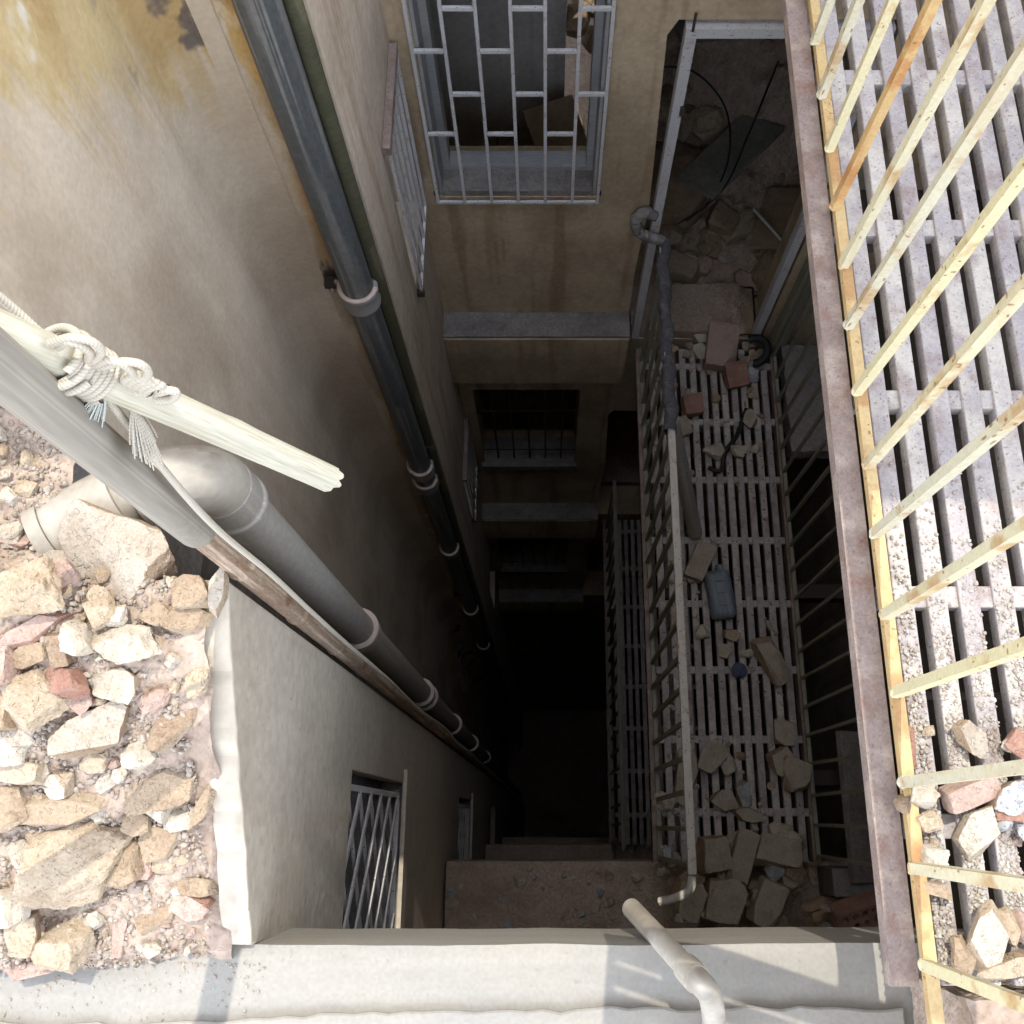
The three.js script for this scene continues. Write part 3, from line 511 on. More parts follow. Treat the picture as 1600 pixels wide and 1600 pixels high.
// rope lashing
{
  const rope = thing('rope_lashing', 'white braided rope wound and knotted round the wooden stick with frayed ends', 'rope');
  const up = V(0, 1, 0), n1 = V().crossVectors(stickDir, up).normalize(), n2 = V().crossVectors(n1, stickDir).normalize();
  const T = A0.clone().addScaledVector(stickDir, 0.026);
  const on = (t, a, rad) => T.clone().addScaledVector(stickDir, t).addScaledVector(n1, Math.cos(a) * rad).addScaledVector(n2, Math.sin(a) * rad);
  const coil = []; for (let i = 0; i <= 7 * 16; i++) { const a = i / 16 * Math.PI * 2; coil.push(on(-0.002 + i / 112 * 0.046, a, 0.0245 + 0.0015 * Math.sin(i * 0.37))); }
  part(rope, 'coil', tube(coil, 0.0034, 420, 8), M.rope);
  const coil2 = []; for (let i = 0; i <= 40; i++) { const a = i / 20 * Math.PI * 2 + 0.7; coil2.push(on(-0.014 + i / 40 * 0.024 + 0.006 * Math.sin(a), a, 0.029)); } part(rope, 'crossing_turn', tube(coil2, 0.0042, 160, 8), M.rope);
  const F = V(0, 0.94, 0.32).normalize(); // towards the open side of the well, where the loops lie
  const at2 = (t, u, w) => T.clone().addScaledVector(stickDir, t).addScaledVector(n2, u).addScaledVector(F, w);
  const loop = (t0, t1, h, w) => tube([at2(t0, 0.018, 0.018), at2(lerp(t0, t1, 0.1), 0.03 + h * 0.6, 0.02 + w), at2(lerp(t0, t1, 0.4), 0.03 + h, 0.022 + w), at2(lerp(t0, t1, 0.8), 0.028 + h * 0.75, 0.022 + w), at2(t1, 0.018, 0.02)], 0.0042, 70, 9);
  part(rope, 'loop', loop(-0.018, 0.026, 0.02, 0), M.rope); part(rope, 'loop', loop(-0.01, 0.022, 0.008, 0.006), M.rope);
  part(rope, 'loop', loop(0.036, 0.078, 0.022, 0), M.rope); part(rope, 'loop', loop(0.03, 0.07, 0.01, 0.006), M.rope);
  const kn = []; for (let i = 0; i <= 70; i++) { const a = i / 14 * Math.PI * 2; kn.push(at2(0.066 + i / 70 * 0.034, 0.024 + 0.0105 * Math.cos(a), 0.017 + 0.0105 * Math.sin(a))); } part(rope, 'knot', tube(kn, 0.0045, 300, 8), M.rope);
  part(rope, 'loop', tube([at2(0.098, 0.028, 0.022), at2(0.112, 0.036, 0.022), at2(0.122, 0.022, 0.024), at2(0.112, 0.006, 0.024), at2(0.1, 0.014, 0.024)], 0.0045, 60, 8), M.rope);
  const strands = (c, down, spread, len, cnt, seed) => { const q = rngOf(seed), gs = []; for (let i = 0; i < cnt; i++) { const a = q() * 6.28, e = Math.sqrt(q()) * spread, o = n1.clone().multiplyScalar(Math.cos(a) * e).addScaledVector(stickDir, Math.sin(a) * e); const L = len * (0.75 + 0.35 * q()); gs.push(tube([c.clone().addScaledVector(o, 0.12), c.clone().addScaledVector(down, L * 0.5).addScaledVector(o, 0.7), c.clone().addScaledVector(down, L).addScaledVector(o, 1.1)], 0.0008, 8, 4)); } return mergeGeometries(gs); };
  const d1 = V(0.03, -0.75, 0.62).normalize(); const c1 = at2(0.115, -0.018, 0.03);
  part(rope, 'end', tube([at2(0.104, 0.01, 0.026), at2(0.112, -0.006, 0.03), c1], 0.004, 20, 8), M.rope);
  const ta = part(rope, 'tassel', strands(c1, d1, 0.02, 0.05, 90, 31), M.rope); ta.userData.kind = 'stuff';
  const c2 = at2(0.072, -0.012, 0.028); const tb = part(rope, 'frayed_end', strands(c2, V(-0.55, -0.6, 0.5).normalize(), 0.015, 0.032, 40, 33), M.ropeBlue); tb.userData.kind = 'stuff';
  part(rope, 'end', tube([at2(0.1, 0.012, 0.026), at2(0.086, -0.002, 0.03), c2], 0.004, 20, 8), M.rope);
}
// flat cord coming in from above the stick and hanging down beside the pole
{
  const pts = [V(-0.4954, 12.7765, -0.4456), V(-0.4751, 12.7196, -0.4331), V(-0.4472, 12.6956, -0.4085)];
  const g = tube([pts[0].clone().add(pts[0].clone().sub(pts[1]).multiplyScalar(1.5)), ...pts], 0.0042, 40, 8);
  single('braided_cord', g, M.rope, 'white speckled cord coming in from the left to the rope knot', 'cord');
  const h = []; for (let i = 0; i <= 40; i++) { const y = 12.66 - i * 0.3; h.push(V(-0.432 + 0.006 * Math.sin(i * 1.3), y, -0.362 + 0.005 * Math.cos(i * 0.9))); }
  h.shift(); h.unshift(A0.clone().addScaledVector(stickDir, 0.05).add(V(0, -0.02, 0.004)));
  single('braided_cord', tube(h, 0.0045, 400, 7), M.rope, 'thin cord hanging straight down beside the bamboo pole', 'cord');
}
// conduit coming up over the slab edge
{
  const c = thing('conduit_pipe', 'dusty white conduit bent over the sunlit floor edge at the bottom', 'pipe');
  const E = V(0.1618, 11.6466, 0.1590), J = V(0.2203, 11.9003, 0.2201), K = V(0.2562, 11.8690, 0.2663), D = E.clone().sub(J).normalize();
  part(c, 'riser', cyl(J, E.clone().addScaledVector(D, 0.02), 0.0175, 24), M.pipeElbow);
  part(c, 'socket', cyl(J.clone().addScaledVector(D, -0.03), J.clone().addScaledVector(D, 0.014), 0.0215, 24), M.pipeElbow);
  part(c, 'run', tube([J.clone().addScaledVector(D, -0.026), J.clone().addScaledVector(D, -0.05), K, V(K.x + 0.012, 11.815, K.z + 0.1), V(K.x + 0.03, 11.81, K.z + 0.6)], 0.0185, 50, 20), M.pipeElbow);
}
// bent end of the white handrail below
single('bent_handrail_end', tube([V(0.52, 9.962, 0.19), V(0.51, 9.955, 0.235), V(0.47, 9.93, 0.262), V(0.41, 9.89, 0.28)], 0.0155, 40, 12), M.whiteRail, 'bent end of the white handrail one floor down', 'handrail');
// thin screed broken off along a ragged line on the sunlit floor
{
  const s = new THREE.Shape(); s.moveTo(-1.9, 1.7); s.lineTo(-1.9, 0.33);
  for (let i = 0; i <= 90; i++) { const x = -1.9 + i * 0.0275; s.lineTo(x, 0.285 + 0.012 * fbm3(i * 0.4, 2, 5) + 0.008 * noise3(i * 1.7, 1, 2) + 0.02 * sm((-x - 0.2) * 2)); } s.lineTo(0.575, 1.7); s.lineTo(-1.9, 1.7);
  const g = new THREE.ExtrudeGeometry(s, { depth: 0.005, bevelEnabled: true, bevelSize: 0.003, bevelThickness: 0.002, bevelSegments: 1 }); g.rotateX(Math.PI / 2); g.translate(0, SILL + 0.0115, 0);
  structure('floor_screed', uvBox(g), M.sill);
}

// ================================================================ rubble
function moundY(x, z) { let y = 11.80 + 0.31 * sm((0.24 - z) / 0.62) + 0.05 * sm((-x - 0.55) / 0.35); y -= 0.055 * sm((x + 0.9) / 0.1) * sm((-0.33 - z) / 0.06); if (z > 0.2) y -= 0.06 * sm((z - 0.2) / 0.05); return y; }
{
  const g = new THREE.PlaneGeometry(1.3, 1.02, 260, 220); g.rotateX(-Math.PI / 2); g.translate(-1.168, 0, -0.25); const p = g.attributes.position;
  for (let i = 0; i < p.count; i++) {
    let x = p.getX(i), z = p.getZ(i); const rim = sm((-0.545 - x) * 25);
    let y = moundY(x, z) + 0.002 + (fbm3(x * 9, 1, z * 9, 5) - 0.5) * 0.05 * (0.3 + 0.7 * rim) + (fbm3(x * 45, 5, z * 45, 3) - 0.5) * 0.014;
    if (z > 0.17) { const t = sm((z - 0.17 - 0.03 * fbm3(x * 12, 3, 1)) / 0.06); y = lerp(y, SILL - 0.002, t); }
    p.setY(i, y); if (x > -0.56) p.setX(i, x + 0.03 * sm((x + 0.56) / 0.04) * (fbm3(z * 16, 4, 2, 4) - 0.35));
  }
  const ix = []; for (let i = 0; i < g.index.count; i += 3) { const v = [0, 1, 2].map((k) => g.index.getX(i + k)); if (!v.some((k) => p.getZ(k) < -0.345 && p.getX(k) > -0.742) && !v.some((k) => p.getZ(k) < -0.676)) ix.push(...v); } g.setIndex(ix);
  g.computeVertexNormals(); const o = structure('rubble_ground', uvBox(g), M.dust); o.userData = { kind: 'stuff', label: 'dusty crumbled mortar ground of the sunlit rubble heap', category: 'rubble' };
}
const dirs = [];
function hull(seed, kind, detail) {                    // a broken stone: a sphere pushed onto cutting planes, then roughened
  const q = rngOf(seed), P = [], add = (x, y, z, d) => P.push([V(x, y, z).normalize(), d]), j = () => (q() - 0.5);
  if (kind === 'block' || kind === 'brick') {
    const k = kind === 'brick' ? 0.06 : 0.4; for (const [x, y, z] of [[1, 0, 0], [-1, 0, 0], [0, 1, 0], [0, -1, 0], [0, 0, 1], [0, 0, -1]]) add(x + j() * k, y + j() * k, z + j() * k, 0.92);
    for (let i = 0; i < (kind === 'brick' ? 2 : 6); i++) add(j(), j() * 0.9, j(), 0.96 + q() * 0.3);
  } else if (kind === 'slab') {
    add(j() * 0.1, 1, j() * 0.1, 0.9); add(j() * 0.14, -1, j() * 0.14, 0.9); const n = 5 + Math.floor(q() * 3), o = q() * 6;
    for (let i = 0; i < n; i++) { const a = o + (i + q() * 0.6) / n * 6.283; add(Math.cos(a), j() * 0.5, Math.sin(a), 0.72 + q() * 0.25); }
  } else for (let i = 0; i < 16; i++) { const y = 1 - (i + 0.5) / 8, a = i * 2.4 + q(), s = Math.sqrt(1 - y * y); add(s * Math.cos(a) + j() * 0.7, y + j() * 0.7, s * Math.sin(a) + j() * 0.7, 0.7 + q() * 0.28); }
  const g = new THREE.IcosahedronGeometry(1, detail), p = g.attributes.position, v = V();
  const rough = kind === 'chunk' ? 0.16 : kind === 'block' ? 0.07 : 0.05;
  for (let i = 0; i < p.count; i++) {
    v.fromBufferAttribute(p, i); const m = Math.max(Math.abs(v.x), Math.abs(v.y), Math.abs(v.z)); v.divideScalar(lerp(1, m, kind === 'chunk' ? 0 : 0.6)); v.normalize();
    let r = 2; for (const [n, d] of P) { const c = n.dot(v); if (c > 1e-3) r = Math.min(r, d / c); }
    r = Math.min(r, 1.55); r *= 1 + rough * (fbm3(v.x * 2.6 + seed, v.y * 2.6, v.z * 2.6, 4) - 0.5) * 2 + rough * 0.35 * (noise3(v.x * 14, v.y * 14 + seed, v.z * 14) - 0.5);
    v.multiplyScalar(r); p.setXYZ(i, v.x, v.y, v.z);
  }
  return g;
}
function twoTone(g) {                                  // coated faces first, broken core after; tones also paint in lit and shaded faces
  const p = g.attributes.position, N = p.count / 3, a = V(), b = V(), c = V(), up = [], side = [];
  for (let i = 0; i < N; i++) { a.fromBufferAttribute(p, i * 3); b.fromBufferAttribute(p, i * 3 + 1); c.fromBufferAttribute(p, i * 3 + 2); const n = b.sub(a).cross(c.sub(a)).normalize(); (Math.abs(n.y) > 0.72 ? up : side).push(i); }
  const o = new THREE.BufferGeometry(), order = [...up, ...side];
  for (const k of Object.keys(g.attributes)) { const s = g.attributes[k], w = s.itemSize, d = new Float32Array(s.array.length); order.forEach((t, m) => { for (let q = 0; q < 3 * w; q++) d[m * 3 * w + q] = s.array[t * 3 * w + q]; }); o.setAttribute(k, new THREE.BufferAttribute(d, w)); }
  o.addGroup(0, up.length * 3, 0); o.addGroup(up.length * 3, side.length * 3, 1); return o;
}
const SIDE_TONE = { white: 'cream', pale: 'tan', cream: 'tan', tan: 'cream', pink: 'brick', grey: 'tan', brick: 'brick' };  // side tones: mortar core with some shade painted in
function place(g, a, b, c, k = 1) { const h = g.clone(); h.scale(a, b, c); const n = toCreasedNormals(h, kindAngle); return uvBox(n, k, R(), R()); }
const kindAngle = 0.55;
const rad = Math.PI / 180;
const ROCKS = [[-0.6536,12.0876,-0.3867,0.075,0.0308,0.056,-28,22,0,"block","pale","large squared pale cement block with a white edge, below the grey sleeve",""],
[-0.7457,12.1459,-0.317,0.0424,0.0309,0.0386,20,20,10,"chunk","cream","cream cement lump with a flat white top left of the squared pale block",""],
[-0.7518,12.0927,-0.3826,0.0384,0.0059,0.0098,-8,5,0,"slab","pale","thin pale plaster sliver lying above the cream lump",""],
[-0.755,12.119,-0.2634,0.049,0.0071,0.0141,30,18,0,"slab","pink","long pinkish jagged plaster shard at left of the heap",""],
[-0.6383,12.1059,-0.2855,0.0191,0.0122,0.0153,10,0,0,"chunk","white","small rounded white pebble under the squared pale block",""],
[-0.6909,12.1062,-0.2509,0.0257,0.0218,0.0257,0,0,0,"chunk","white","white crumbly lump beside an upright tan brick stub",""],
[-0.6239,12.0915,-0.2476,0.0432,0.0202,0.0288,-8,0,0,"chunk","white","rough white mortar lump with two humps in the heap",""],
[-0.7561,12.1008,-0.2295,0.0274,0.0085,0.0142,25,15,0,"slab","tan","ochre flat stone chip under the pinkish shard",""],
[-0.7169,12.1007,-0.2377,0.0123,0.0111,0.0237,8,30,0,"brick","tan","upright tan brick stub between two white lumps",""],
[-0.7085,12.0803,-0.1961,0.0316,0.0161,0.0201,-32,10,25,"slab","brick","salmon pink brick shard with a sharp point",""],
[-0.7597,12.0722,-0.1652,0.0392,0.0314,0.0402,15,15,0,"chunk","cream","rough cream boulder at left with the salmon shard on it",""],
[-0.6419,12.0607,-0.1925,0.0367,0.0126,0.0251,-12,10,5,"slab","white","smooth white stone slab with clean cut edges",""],
[-0.68,12.0268,-0.1279,0.0576,0.0167,0.0303,30,14,0,"slab","pale","smooth pale oblong slab lying diagonally in the heap",""],
[-0.797,12.0329,-0.1046,0.0222,0.0178,0.03,10,10,-15,"chunk","white","white wedge stone at the left picture edge",""],
[-0.8005,12.0044,-0.0704,0.0371,0.0149,0.0166,-10,10,0,"brick","cream","cream brick lying flat at the left picture edge",""],
[-0.7437,11.9807,-0.0507,0.0208,0.0125,0.0227,-35,40,0,"slab","white","white chip standing against the tan wedge slab",""],
[-0.748,11.9575,-0.017,0.0618,0.015,0.0249,10,28,0,"slab","tan","tan wedge slab with a white broken upper edge",""],
[-0.5992,11.9504,-0.0421,0.0585,0.0169,0.0282,24,20,0,"slab","tan","tan flat slab with a white corner near the wall strip",""],
[-0.5753,11.9137,-0.0039,0.0326,0.0136,0.0194,20,0,0,"chunk","white","white crumbly lump beside the tan flat slab",""],
[-0.7462,11.9095,0.0675,0.0915,0.0427,0.0569,32,10,0,"chunk","cream","biggest cream boulder of the heap, pitted and rough",""],
[-0.6732,11.8857,0.0642,0.0339,0.0271,0.0421,5,5,0,"chunk","tan","tan stone pressed against the biggest cream boulder",""],
[-0.8125,11.9208,0.0534,0.0332,0.0161,0.0201,-35,0,0,"chunk","white","white knuckle shaped stone left of the biggest boulder",""],
[-0.6442,11.9199,0.0019,0.0244,0.0149,0.0213,10,10,0,"slab","tan","tan cracked chip right of the white edged wedge",""],
[-0.6118,11.8937,0.0331,0.0216,0.0151,0.0277,-15,12,0,"slab","tan","tan tongue shaped chip beside the wall strip",""],
[-0.6413,11.874,0.0704,0.0206,0.0144,0.0206,25,12,0,"slab","pink","pinkish grey triangular chip under the tan tongue chip",""],
[-0.8509,11.8881,0.1326,0.0334,0.0267,0.0334,15,0,0,"chunk","white","white boulder cut off by the left picture edge",""],
[-0.8211,11.8635,0.1696,0.0224,0.0179,0.0315,10,15,0,"block","cream","cream block at the lower left of the heap",""],
[-0.7607,11.8539,0.192,0.0409,0.0322,0.0378,5,0,0,"chunk","cream","lumpy cream mortar ball at the front of the heap",""],
[-0.7242,11.8474,0.1541,0.0165,0.0107,0.0134,0,0,0,"chunk","white","small white stone above the lumpy mortar ball",""],
[-0.826,11.8159,0.2272,0.0413,0.0087,0.0124,3,0,0,"slab","pink","flat pink oval stone on the front edge of the heap",""],
[-0.5706,11.8464,0.1037,0.0344,0.0095,0.0135,-8,12,0,"slab","tan","tan flat chip with white end touching the wall strip",""],
[-0.5721,11.8334,0.1347,0.0303,0.0113,0.0188,-4,18,0,"slab","pink","pinkish roof shaped chip near the wall strip",""],
[-0.5341,11.9338,-0.0308,0.0111,0.0089,0.0466,-24,0,-25,"slab","tan","narrow tan splinter leaning on the wall strip",""],
[-0.6882,11.824,0.1784,0.0114,0.0091,0.031,-8,12,0,"brick","pink","narrow pinkish brick stub at the front of the heap",""],
[-0.8223,11.9656,-0.0169,0.0267,0.0213,0.0277,20,12,0,"block","tan","brown stone block at left under the cream brick",""],
[-0.5286,12.1114,-0.3209,0.0308,0.0156,0.0259,-30,12,0,"slab","tan","brown cemented slab under the rusty pole",""],
[-0.5381,12.0949,-0.2843,0.0288,0.0095,0.0211,10,6,0,"slab","tan","sandy flat slab below the brown cemented slab",""],
[-0.8178,12.1107,-0.4111,0.0216,0.0133,0.0167,10,0,0,"chunk","white","white stone below the grey sleeve at the left edge",""],
[-0.8099,12.1065,-0.4856,0.023,0.0136,0.017,0,0,0,"chunk","cream","cream stone in the shaded corner behind the sleeve",""],
[-0.8282,12.1173,-0.4687,0.0168,0.0119,0.0148,0,0,0,"chunk","white","small white stone in the shaded corner behind the sleeve",""],
[-0.7971,12.1025,-0.2145,0.0207,0.0187,0.0283,5,0,10,"brick","pink","brown hollow brick at the left picture edge, upper one",""],
[-0.8068,12.0644,-0.1538,0.0191,0.0172,0.0286,5,0,10,"brick","tan","brown hollow brick at the left picture edge, lower one",""],
[-0.6928,11.9906,-0.0842,0.0197,0.0134,0.0168,10,0,0,"chunk","cream","cream crumb under the smooth pale oblong slab",""],
[-0.6965,12.0528,-0.1693,0.0193,0.0115,0.0164,-10,15,0,"slab","pink","greyish pink chip between the salmon shard and the white slab",""],
[-0.7803,11.9245,0.0286,0.0301,0.009,0.0151,-10,10,0,"slab","tan","brown shaded chip above the biggest cream boulder",""],
[-0.4873,12.1145,-0.3209,0.0115,0.0104,0.0356,-4,0,0,"slab","white","white broken plaster tab standing at the wall top by the pole",""],
[-0.6362,11.8326,0.138,0.0291,0.0087,0.0312,10,5,0,"slab","tan","dull brown flat slab below the biggest boulder",""],
[-0.578,12.0989,-0.2914,0.0211,0.0086,0.0144,-30,8,0,"slab","tan","small sandy chip right of the white pebble",""],
[-0.5713,12.0147,-0.149,0.0294,0.0059,0.0491,-15,3,0,"slab","tan","brown dusty slab sunk into the rubble by the wall strip",""],
[-0.526,12.0504,-0.2025,0.0175,0.007,0.0291,-15,0,0,"chunk","cream","cream crumbling mortar lump by the wall strip",""],
[0.646,12.0195,-0.1185,0.0166,0.0083,0.0254,38,18,0,"slab","pale","pale squared chip lying across a dark slot of the upper walkway",""],
[0.72,12.0209,-0.1052,0.0214,0.0099,0.0165,-40,12,0,"brick","brick","red brick shard at the right picture edge",""],
[0.7005,12.0176,-0.1052,0.0078,0.007,0.0107,0,0,0,"chunk","white","small white pebble beside the red brick shard",""],
[0.6305,12.025,-0.0382,0.0393,0.0163,0.0163,20,15,0,"brick","pink","pink brick piece with a red shaded side on the upper walkway",""],
[0.6945,12.0255,-0.0308,0.0402,0.0168,0.021,22,15,0,"slab","grey","blue grey concrete shard at the right picture edge",""],
[0.6884,12.0194,-0.0108,0.0286,0.0149,0.0124,0,5,0,"brick","brick","brown brick stub under the blue grey shard",""],
[0.6337,12.0207,0.0179,0.0218,0.0087,0.0416,-24,22,10,"slab","white","white plaster slab with dark pits, the upper of two",""],
[0.5591,12.0258,-0.0345,0.0191,0.0172,0.0211,0,0,0,"chunk","white","white lumpy stone by the bottom rail of the railing",""],
[0.5675,12.0205,0.0036,0.019,0.0106,0.0133,-10,0,0,"chunk","cream","cream flat stone under the white lumpy stone",""],
[0.5324,12.0181,-0.0199,0.0124,0.0087,0.0143,0,0,0,"chunk","tan","small tan stone by the bottom rail of the railing",""],
[0.5628,12.0238,0.0534,0.0188,0.0169,0.0188,0,0,0,"chunk","white","white stone between two railing bars on the first slat gap",""],
[0.674,12.021,0.0018,0.0142,0.0128,0.0161,0,0,0,"chunk","grey","round grey concrete crumb right of the pitted slab",""],
[0.625,12.023,0.1629,0.0274,0.011,0.042,-12,15,-8,"slab","white","white plaster slab with one dark hole, the lower of two",""],
[0.5893,12.0181,0.1828,0.0136,0.0123,0.0264,10,0,0,"chunk","tan","brown stone under the lower white slab",""],
[0.6608,12.0201,0.1445,0.0128,0.0116,0.0248,15,0,0,"chunk","cream","cream stone pair at right, left one",""],
[0.6826,12.0201,0.1462,0.0128,0.0116,0.0229,5,0,0,"chunk","pink","cream stone pair at right, right one",""],
[0.6581,12.0177,0.196,0.0499,0.0095,0.0136,12,6,0,"slab","cream","long cream slab lying at the end of the upper walkway",""],
[0.5663,12.0194,0.0969,0.0204,0.0092,0.0102,-20,20,20,"slab","tan","ochre chip leaning into the first slot under a bar",""],
[0.5563,12.0038,-0.1033,0.0068,0.0068,0.0301,-4,0,0,"brick","brick","red brick edge wedged in the first slot of the upper walkway",""],
[0.7112,12.0209,0.0179,0.0189,0.0128,0.0142,0,0,0,"chunk","grey","grey white stone at the right edge under the blue grey shard",""],
[0.9406,9.0693,-2.3877,0.0795,0.0636,0.1141,-8,8,0,"brick","pink","long pinkish brick at the far end of the middle walkway",""],
[0.8554,9.0364,-2.4733,0.0452,0.0271,0.0522,0,10,0,"slab","white","white chip left of the long pinkish brick, upper one",""],
[0.8332,9.0325,-2.3839,0.038,0.0228,0.0415,0,10,0,"slab","white","white chip left of the long pinkish brick, lower one",""],
[1.0068,9.0564,-2.2345,0.0548,0.0493,0.0651,12,20,0,"brick","brick","red brick lump below the long pinkish brick",""],
[1.09,9.0416,-2.2497,0.0446,0.0329,0.0411,0,0,0,"chunk","grey","bluish white stone right of the red brick lump",""],
[0.7721,9.0504,-2.0619,0.0474,0.0427,0.0508,10,12,0,"brick","brick","small red half brick on the middle walkway slats",""],
[0.7052,9.0474,-1.9331,0.0437,0.0393,0.047,25,12,0,"brick","pale","dusty half brick with two holes on the middle walkway",""],
[0.876,9.0372,-1.8101,0.055,0.028,0.035,0,0,0,"chunk","white","white oval stone on the middle walkway slats",""],
[0.999,9.0384,-1.8065,0.04,0.0293,0.0366,0,0,0,"chunk","white","white angular stone right of the white oval stone",""],
[1.0938,9.0276,-1.828,0.0267,0.0173,0.0217,0,0,0,"chunk","white","tiny white stone near the right edge of the slats",""],
[1.0724,9.0302,-1.9991,0.0337,0.0202,0.0573,-5,6,0,"slab","pale","brown chip at the right edge of the middle walkway",""],
[0.7678,9.0422,-1.2136,0.048,0.0336,0.0928,-26,5,0,"brick","pale","dusty cement brick beside the blue grey canister",""],
[0.7583,9.0345,-0.8583,0.0312,0.025,0.0312,0,0,0,"chunk","white","round white stone below the blue grey canister",""],
[0.9075,9.0287,-0.8488,0.0405,0.0186,0.0265,5,5,0,"slab","cream","cream chip right of the round white stone",""],
[0.6392,9.0346,-0.9152,0.0313,0.0251,0.047,0,0,0,"chunk","cream","cream stone by the white handrail",""],
[0.8621,9.0296,-0.7706,0.0279,0.0195,0.0341,10,5,0,"slab","white","white chip in the middle of the slats",""],
[0.9791,9.0254,-0.7582,0.0263,0.0149,0.0186,0,0,0,"chunk","white","small white stone above the blue rag",""],
[1.0909,9.0412,-0.721,0.0464,0.0324,0.102,28,8,0,"block","pale","long dusty cement slab at the right edge of the middle walkway",""],
[1.1158,9.0424,-0.3833,0.0422,0.0338,0.0543,0,5,0,"block","pale","squared dusty block at the right edge near the big rubble",""],
[1.0934,9.041,-0.255,0.0597,0.0323,0.0538,10,5,0,"slab","pale","broad dusty slab below the squared dusty block",""],
[1.1567,9.0495,-0.1918,0.0595,0.0416,0.0624,-10,5,0,"block","pale","cube shaped dusty block overhanging the right rail",""],
[0.6482,9.0291,-0.1918,0.0476,0.019,0.116,-10,6,0,"slab","pale","pale triangular slab under the white handrail",""],
[0.7654,9.0443,-0.2666,0.0598,0.0359,0.0598,0,6,0,"slab","pale","dusty angular slab right of the pale triangle",""],
[0.8475,9.0378,-0.2406,0.0358,0.0286,0.0448,0,0,0,"chunk","white","whitish stone right of the dusty angular slab",""],
[0.8197,9.038,-0.0783,0.0501,0.0289,0.0413,-20,5,0,"slab","pale","dusty chip lying aslant over two slats",""],
[0.9104,9.0312,-0.1121,0.0355,0.0213,0.0562,0,10,0,"slab","grey","grey chip standing on the slats",""],
[0.7569,9.1017,0.1414,0.0631,0.0441,0.0659,5,5,0,"block","pale","dusty cement block left of a leaning brick",""],
[0.8765,9.095,0.1521,0.0458,0.0367,0.106,-18,8,0,"brick","pale","dusty brick leaning in the near rubble of the middle walkway",""],
[1.0325,9.0999,0.136,0.0918,0.0422,0.0602,-4,5,0,"block","pale","broad cement block at the near right of the middle walkway",""],
[0.9219,9.0323,-0.0223,0.0558,0.0226,0.0323,-10,5,0,"slab","pale","dusty sliver above the leaning brick",""],
[0.6304,9.0971,0.3217,0.065,0.039,0.0933,10,8,0,"slab","pale","brown slab under the bent end of the handrail",""],
[0.7851,9.1118,0.3348,0.0791,0.0554,0.0791,-15,5,0,"block","pale","brown block at the near end of the middle walkway",""],
[0.9677,9.1026,0.3479,0.0564,0.0451,0.0931,-25,5,0,"brick","pale","brown brick near the low wall of the middle walkway",""]];
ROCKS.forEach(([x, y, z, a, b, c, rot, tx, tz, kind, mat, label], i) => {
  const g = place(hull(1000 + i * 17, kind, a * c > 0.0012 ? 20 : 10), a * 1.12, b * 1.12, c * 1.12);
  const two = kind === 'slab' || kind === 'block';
  const o = single(kind === 'brick' ? 'brick_piece' : kind === 'slab' ? 'plaster_slab' : kind === 'block' ? 'cement_block' : 'rubble_stone', two ? twoTone(g) : g, two ? [ST[mat], ST[SIDE_TONE[mat]]] : ST[mat], label, kind === 'brick' ? 'brick' : kind === 'slab' ? 'slab' : kind === 'block' ? 'block' : 'stone');
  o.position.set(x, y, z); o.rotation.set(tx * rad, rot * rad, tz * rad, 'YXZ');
});
// small rubble, from a few shared shapes
const kinds = ['chunk', 'slab', 'chunk', 'block', 'slab', 'chunk'], shapes = kinds.flatMap((k, i) => [0, 1].map((m) => ({ k, g: place(hull(5000 + i * 31 + m * 7, k, 7), 1, 1, 1, 0.03) })));
function scatter(count, seed, spot, size, list, name, label, category, group) {
  const q = rngOf(seed); let n = 0, guard = 0;
  while (n < count && guard++ < count * 30) {
    const s = spot(q); if (!s) continue; const sh = shapes[Math.floor(q() * shapes.length)], a = lerp(size[0], size[1], q() * q());
    const tn2 = list[Math.floor(q() * list.length)], o = single(name, sh.g, ST[tn2], (tn2 === 'brick' ? 'red' : tn2) + ' ' + label, category, group + ', ' + tn2);
    const f = sh.k === 'slab' ? 0.4 : 0.75; o.scale.set(a, a * f * lerp(0.8, 1.1, q()), a * lerp(0.6, 1, q())); o.position.set(s[0], s[1] + a * f * 0.35, s[2]); o.rotation.set((q() - 0.5) * 0.9, q() * 6.28, (q() - 0.5) * 0.9, 'YXZ'); n++;
  }
}
scatter(210, 61, (q) => { const x = -0.56 - q() * 0.45, z = -0.62 + q() * 0.83; if (z < -0.35 && x > -0.75) return null; return [x, moundY(x, z), z]; }, [0.007, 0.034], ['white', 'cream', 'tan', 'pale', 'pink', 'cream', 'white'], 'rubble_chip', 'small chip among the sunlit rubble heap', 'chip', 'small chips of the sunlit heap');
scatter(60, 63, (q) => [0.57 + q() * 0.5, 12.003, -0.2 + Math.sqrt(q()) * 0.42], [0.004, 0.013], ['white', 'cream', 'pale', 'grey', 'pink'], 'rubble_chip', 'small chip on the slats of the nearest walkway', 'chip', 'small chips on the nearest walkway');
scatter(60, 67, (q) => { const z = -2.4 + q() * 2.4; return [0.56 + q() * 0.62, 9.004, z]; }, [0.008, 0.026], ['white', 'cream', 'tan', 'pale'], 'rubble_chip', 'small chip on the slats one floor down', 'chip', 'small chips on the walkway one floor down');
scatter(28, 68, (q) => [0.56 + q() * 0.62, 9.01, -2.44 + q() * q() * 0.42], [0.02, 0.05], ['tan', 'pink', 'pale', 'cream'], 'rubble_stone', 'dusty stone piled before the doorway threshold', 'stone', 'stones before the doorway threshold');
